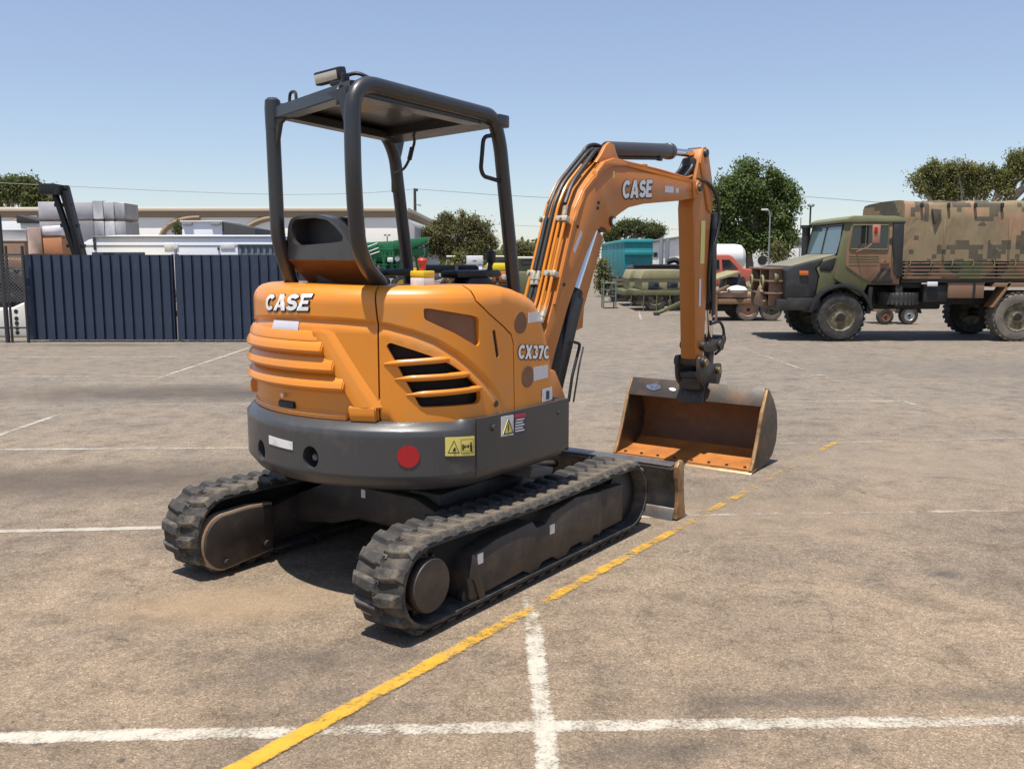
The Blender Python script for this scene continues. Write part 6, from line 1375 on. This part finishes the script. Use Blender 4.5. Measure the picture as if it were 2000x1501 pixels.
MB().prism([(-4, 0), (-4, hz(470, 66)), (gx(1540, 66) - s1, hz(462, 66)), (gx(1556, 66) - s1, hz(450, 66)), (gx(1720, 66) - s1, hz(446, 66)), (gx(1720, 66) - s1, 0)], 0, 14, 1, .03).build('wall', SHEDW, ws2)
MB().lathe([(.0, -.03), (.32, -.03), (.36, .02)], (gx(1489, 66) - s1, 0, hz(508, 66)), 1, 20).build('round_window', DARK, ws2)
MB().bb(gx(1548, 66) - s1, gx(1566, 66) - s1, -.04, .02, hz(480, 66), hz(463, 66), .01).build('louvre', STEELP, ws2)
for px in (1500, 1530, 1560, 1590): MB().bb(gx(px, 66) - s1, gx(px, 66) - s1 + .08, -.03, .0, .1, hz(470, 66)).build('cladding_joint', STEELP, ws2)
tk = empty('white_tanker', (gx(1400, 47), 47, 0), 0, 'white rounded tank behind red utility vehicle', 'tank'); t0 = gx(1400, 47)
b = MB(); rz = (hz(476, 47) - hz(530, 47)) / 2; b.lathe([(.0, -1.2), (rz * .7, -1.0), (rz, -.6), (rz, gx(1440, 47) - t0), (rz * .93, gx(1452, 47) - t0), (rz * .65, gx(1459, 47) - t0), (.0, gx(1462, 47) - t0)], (0, rz, (hz(476, 47) + hz(530, 47)) / 2), 0, 28); b.build('tank_shell', mat('white_tank_paint', (.64, .63, .61), .4, var=.04), tk)
b = MB(); b.bb(-.8, gx(1455, 47) - t0, .3, 2 * rz - .3, .3, hz(527, 47), .03); b.build('tank_cradle', STEELP, tk)
# red utility
RED = mat('red_car_paint', (.42, .085, .045), .45, var=.06, coat=.5)
ru = empty('red_utility', (gx(1395, 35), 35, 0), 0, 'red utility vehicle with dark side window beyond camouflage trailer', 'car'); r0 = gx(1395, 35)
def rx_(p): return gx(p, 35) - r0
ub = MB().prism([(rx_(1360), hz(530, 35)), (rx_(1388), hz(530, 35)), (rx_(1390), hz(500, 35)), (rx_(1396), hz(497, 35)), (rx_(1424), hz(497, 35)), (rx_(1432), hz(500, 35)), (rx_(1454), hz(524, 35)), (rx_(1470), hz(525, 35)), (rx_(1477), hz(531, 35)), (rx_(1478), hz(556, 35)), (rx_(1360), hz(560, 35))], .1, 1.75, 1, .06, 3).build('car_body', RED, ru)
MB().prism([(rx_(1411), hz(507, 35)), (rx_(1426), hz(507, 35)), (rx_(1443), hz(524, 35)), (rx_(1413), hz(526, 35))], .085, .12, 1, .0).build('side_window', GLASSD, ub)
MB().prism([(rx_(1392), hz(507, 35)), (rx_(1406), hz(507, 35)), (rx_(1407), hz(526, 35)), (rx_(1391), hz(526, 35))], .085, .12, 1, .0).build('side_window', GLASSD, ub)
MB().bb(rx_(1470), rx_(1482), .05, 1.8, hz(566, 35), hz(552, 35), .04).build('bumper', BLACK, ub)
for px in (1380, 1462): wheel('wheel', (rx_(px), .15, .38), .38, .24, ru, STEELP, TYRE, 0)
# army trailers with canvas tops
def army_trailer(px0, px1, Y, label):
    x0 = gx(px0, Y); w = gx(px1, Y) - x0; r = empty('army_trailer', (x0, Y, 0), 0, label, 'trailer', 'army trailers with khaki canvas tops')
    zt_, ze, zb2, zf = hz(527, Y), hz(545, Y), hz(566, Y), hz(577, Y)
    MB().prism([(.12, zt_), (w, zt_), (w, ze), (0, ze)], 0, 1.9, 1, .03).build('canvas_top', KHAKI, r)
    sd = MB().bb(.05, w, .03, 1.85, zb2, ze, .01).build('canvas_side', KHAKI, r)
    n = max(2, int(w / .8))
    for i in range(n): xx = .25 + i * (w - .2) / n; MB().bb(xx, xx + .34, .0, .04, zb2 + .05, ze - .1, .01).build('side_window', GLASSD, sd)
    MB().bb(-.2, w + .1, -.02, 1.9, zf, zb2 - .01, .01).build('trailer_bed', GREEN_P, r)
    MB().bb(.2, w, .3, 1.6, .35, zf, .02).build('chassis', DARK, r)
    for i in range(2): wheel('wheel', (w * .35 + i * .95, .15, .42), .42, .26, r, RIMM, TYRE, 0)
    for i in range(4): b = MB(); b.cyl((.1 + i * w * .3, -.05, 0), (.1 + i * w * .3, -.05, zf), .022, 6); b.build('prop_leg', GREEN_P, r)
    return r
army_trailer(1252, 1338, 29.5, 'khaki canvas topped army trailer seen under the boom')
a2 = army_trailer(1228, 1300, 32.5, 'khaki canvas topped army trailer partly behind the nearer canvas trailer')
b = MB(); b.prism([(0, .10), (1.05, .55), (1.05, .70), (0, .2)], 0, .12, 1, .01); b.tube([(-.25, .06, .05), (1.0, .06, .55)], .06, 8); db = empty('tow_bar', (gx(1300, 27.2), 27.2, 0), 0, 'olive trailer tow bar lying on asphalt left of excavator arm', 'tow bar'); b.build('draw_beam', GREEN_P, db); MB().bb(-.3, -.15, -.05, .2, 0, .1, .02).build('tow_eye', PIN, db)
pl = empty('step_platform', (gx(1180, 31), 31, 0), 0, 'green metal step platform frame under the boom', 'platform'); p0 = gx(1180, 31); pw2 = gx(1204, 31) - p0
b = MB()
for (x, y) in ((0, 0), (pw2, 0), (0, .6), (pw2, .6)): b.cyl((x, y, 0), (x, y, hz(545, 31)), .025, 6)
for py in (552, 565, 578, 590): b.bb(-.02, pw2 + .02, 0, .6, hz(py, 31) - .02, hz(py, 31), .004)
b.build('platform_frame', mat('green_grey_steel', (.16, .20, .16), .6), pl)
# camouflage flat trailer in front of the truck
Yf = 24.7; f0 = gx(1390, Yf)
ft = empty('camouflage_trailer', (f0, Yf, 0), 0, 'low camouflage flat trailer with tilted load frame left of army truck', 'trailer')
def fx_(p): return gx(p, Yf) - f0
fl_ = MB().bb(fx_(1384), fx_(1530), 0, 1.7, hz(594, Yf), hz(584, Yf), .01).build('trailer_bed', CAMO2, ft)
MB().prism([(fx_(1390), hz(583, Yf)), (fx_(1400), hz(572, Yf)), (fx_(1450), hz(566, Yf)), (fx_(1480), hz(572, Yf)), (fx_(1482), hz(583, Yf))], .1, 1.5, 1, .06).build('tarpaulin_load', mat('pale_brown_canvas', (.40, .27, .18), .85, var=.2, vs_=3), ft)
MB().prism([(fx_(1392), hz(553, Yf)), (fx_(1392), hz(547, Yf)), (fx_(1448), hz(529, Yf)), (fx_(1452), hz(534, Yf))], .2, 1.6, 1, .02).build('tilted_cover', KHAKI, ft)
b = MB()
for (p_, q_) in ((1398, 551), (1420, 545), (1446, 536)): b.cyl((fx_(p_), .25, hz(584, Yf)), (fx_(p_) + .05, .25, hz(q_, Yf)), .03, 6)
b.prism([(fx_(1425), hz(575, Yf)), (fx_(1430), hz(545, Yf)), (fx_(1465), hz(540, Yf)), (fx_(1470), hz(560, Yf)), (fx_(1455), hz(575, Yf))], .5, 1.3, 1, .03); b.build('load_frame', BLACK_P, ft)
b = MB(); b.prism([(fx_(1390), hz(572, Yf)), (fx_(1425), hz(556, Yf)), (fx_(1428), hz(560, Yf)), (fx_(1392), hz(580, Yf))], .0, .1, 1, .01); b.build('load_rail', BROWN_P, ft)
b = MB(); b.lathe([(.0, -.12), (.2, -.08), (.28, 0), (.2, .08), (.0, .12)], (fx_(1445), .2, hz(566, Yf)), 2, 18); b.build('white_drum', WHITE, ft)
MB().prism([(fx_(1474), hz(600, Yf)), (fx_(1474), hz(560, Yf)), (fx_(1500), hz(548, Yf)), (fx_(1530), hz(548, Yf)), (fx_(1530), hz(600, Yf))], .6, 1.6, 1, .02).build('equipment_box', CAMO2, ft)
for (px, y) in ((1466, .15), (1512, .15), (1466, 1.6)): wheel('wheel', (fx_(px), y, .30), .30, .2, ft, mat('red_brown_rim', (.36, .18, .11), .6) if px == 1466 else RIMM, TYRE_D, 0)
b = MB(); b.bb(fx_(1384), fx_(1530), .3, 1.4, .25, hz(594, Yf), .02); b.build('chassis', DARK, ft)
MB().cyl((fx_(1402), .0, 0), (fx_(1402), .0, hz(575, Yf)), .035, 8).build('jockey_stand', BROWN_P, ft)
st2 = empty('rusty_trailer', (gx(1760, 23.5), 23.5, 0), 0, 'rusty trailer axle and wheels seen under the army truck tray', 'trailer'); 
for (px, m_, r) in ((1734, mat('rust_wheel', (.16, .075, .04), .8), .21), (1780, STEELP, .235)): wheel('wheel', (gx(px, 23.5) - gx(1760, 23.5), 0, r), r, .16, st2, m_, TYRE, 0)
MB().bb(gx(1712, 23.5) - gx(1760, 23.5), gx(1790, 23.5) - gx(1760, 23.5), .15, .9, .32, .42, .01).build('trailer_frame', mat('pinkish_primer', (.42, .26, .18), .7), st2)
b = MB(); b.prism(arc2(gx(1780, 23.5) - gx(1760, 23.5), .235, .31, 10, 170, 12) + arc2(gx(1780, 23.5) - gx(1760, 23.5), .235, .285, 170, 10, 12), -.1, .1, 1, .0); b.build('mudguard', DARK, st2)
# lamp posts, poles, wires
lp = empty('street_lamp', (gx(1501, 43), 43, 0), 0, 'slim street lamp with bent head in front of big green tree', 'lamp post')
b = MB(); b.tube(fillet([(0, 0, 0), (0, 0, hz(420, 43)), (-.06, 0, hz(411, 43)), (-.22, 0, hz(409, 43))], .2), .030, 8); b.build('post', STEELP, lp); MB().box((-.26, 0, hz(409.5, 43)), (.30, .14, .07), .02).build('lamp_head', WHITE, lp)
lp = empty('floodlight_pole', (gx(1579, 60), 60, 0), 0, 'floodlight pole with two lamps above cab of army truck', 'lamp post')
MB().tube([(0, 0, 0), (0, 0, hz(402, 60))], .06, 8).build('post', DP, lp); MB().bb(-.15, .15, -.03, .03, hz(404, 60), hz(403, 60)).build('cross_bar', DP, lp)
for s in (-.13, .13): MB().box((s, -.05, hz(401, 60)), (.18, .14, .16), .03, Matrix.Rotation(s * 2, 4, 'Y')).build('floodlight', STEELP, lp)
lp = empty('yard_light', (gx(757, 58), 58, 0), 0, 'small double headed yard light in front of cream warehouse', 'lamp post'); MB().tube([(0, 0, 0), (0, 0, hz(461, 58))], .035, 6).build('post', DP, lp)
for s in (-.12, .12): MB().box((s, 0, hz(459, 58)), (.16, .12, .12), .02).build('light_head', STEELP, lp)
up = empty('utility_pole', (gx(812, 75), 75, 0), 0, 'tall dark power pole carrying wires left of broad gum tree', 'pole')
MB().tube([(0, 0, 0), (0, 0, hz(368, 75))], [.16, .11], 10).build('pole_shaft', DP, up); MB().box((.1, 0, hz(371, 75)), (.30, .3, .2), .02).build('insulator', DP, up); MB().tube([(0, 0, hz(401, 75)), (.35, 0, hz(399, 75))], .03, 6).build('bracket_arm', DP, up); MB().box((.38, 0, hz(401, 75)), (.22, .2, .12), .03).build('lamp_head', STEELP, up)
for (px, lab) in ((1561, 'thin grey mast behind white warehouse right of big tree'), (1210, 'thin far power pole above turquoise trailer')):
    o = empty('thin_mast', (gx(px, 90), 90, 0), 0, lab, 'pole'); MB().tube([(0, 0, 0), (0, 0, hz(425 if px > 1300 else 470, 90))], .05, 6).build('mast_tube', STEELP, o)
WIRE = mat('overhead_wire', (.16, .17, .19), .6)
def wire(name, label, Y, pts, r=.022):
    P = [at(px, py, Y) for (px, py) in pts]; o = MB().tube(P, r, 5).build(name, WIRE); tag(o, label, 'wire'); return o
wire('overhead_wire', 'thin power wire running from left edge to power pole', 75, [(-100, 352), (60, 360), (200, 367), (330, 373), (450, 377.5), (560, 380), (650, 379), (730, 376), (812, 369)])
wire('overhead_wire', 'thin power wire running right from power pole behind boom', 75, [(812, 369), (880, 374), (960, 380), (1050, 385), (1150, 388), (1300, 389), (1420, 384), (1550, 382), (1640, 389), (1700, 394), (1800, 398)])
wire('overhead_wire', 'faint lower wire crossing behind canopy post and boom', 95, [(812, 428), (900, 434), (1000, 440), (1100, 444), (1300, 448), (1500, 446)], .018)

# more low equipment in the row behind the boom
def flat_trailer(px0, px1, Y, zt_px, label, m):
    x0 = gx(px0, Y); w = gx(px1, Y) - x0; r = empty('flat_trailer', (x0, Y, 0), 0, label, 'trailer')
    MB().bb(0, w, 0, 1.9, hz(575, Y), hz(570, Y), .01).build('trailer_bed', m, r)
    for i in range(5): MB().bb(i * (w - .05) / 4, i * (w - .05) / 4 + .05, .0, .05, hz(570, Y), hz(zt_px, Y), .004).build('stake', m, r)
    for k in range(3): MB().bb(.0, w, -.02, .0, hz(570, Y) + .08 + k * .16, hz(570, Y) + .18 + k * .16, .004).build('side_board', m, r)
    MB().bb(.1, w - .1, .3, 1.6, .38, hz(575, Y), .02).build('chassis', DARK, r)
    for x in (w * .3, w * .6): wheel('wheel', (x, .15, .36), .36, .22, r, RIMM, TYRE, 0)
flat_trailer(1196, 1236, 36, 555, 'low olive stake trailer in front of turquoise trailer', GREEN_P)
flat_trailer(1318, 1372, 34, 552, 'low brown stake trailer behind excavator arm', BROWN_P)
# loose grit lying on the asphalt near the camera
rg = random.Random(77); V = []; Fs = []
for _ in range(900):
    y = 2.6 + 6.5 * rg.random() ** 1.6; x = rg.uniform(-.62, .62) * y; s = rg.uniform(.0025, .0075); k = len(V)
    V += [(x + rg.uniform(-1, 1) * s * .3 + s * cx, y + rg.uniform(-1, 1) * s * .3 + s * cy, max(.0002, s * cz)) for (cx, cy, cz) in ((1, 0, 0), (-.5, .9, 0), (-.5, -.9, 0), (.1, .1, 1.1))]
    Fs += [(k, k + 1, k + 3), (k + 1, k + 2, k + 3), (k + 2, k, k + 3)]
me = bpy.data.meshes.new('loose_grit'); me.from_pydata(V, [], Fs); tag(link('loose_grit', me, None, mat('grit_stone', (.24, .19, .14), .9, var=.4, vs_=9)), 'scattered loose grit on the asphalt in the foreground', 'grit', None, 'stuff')
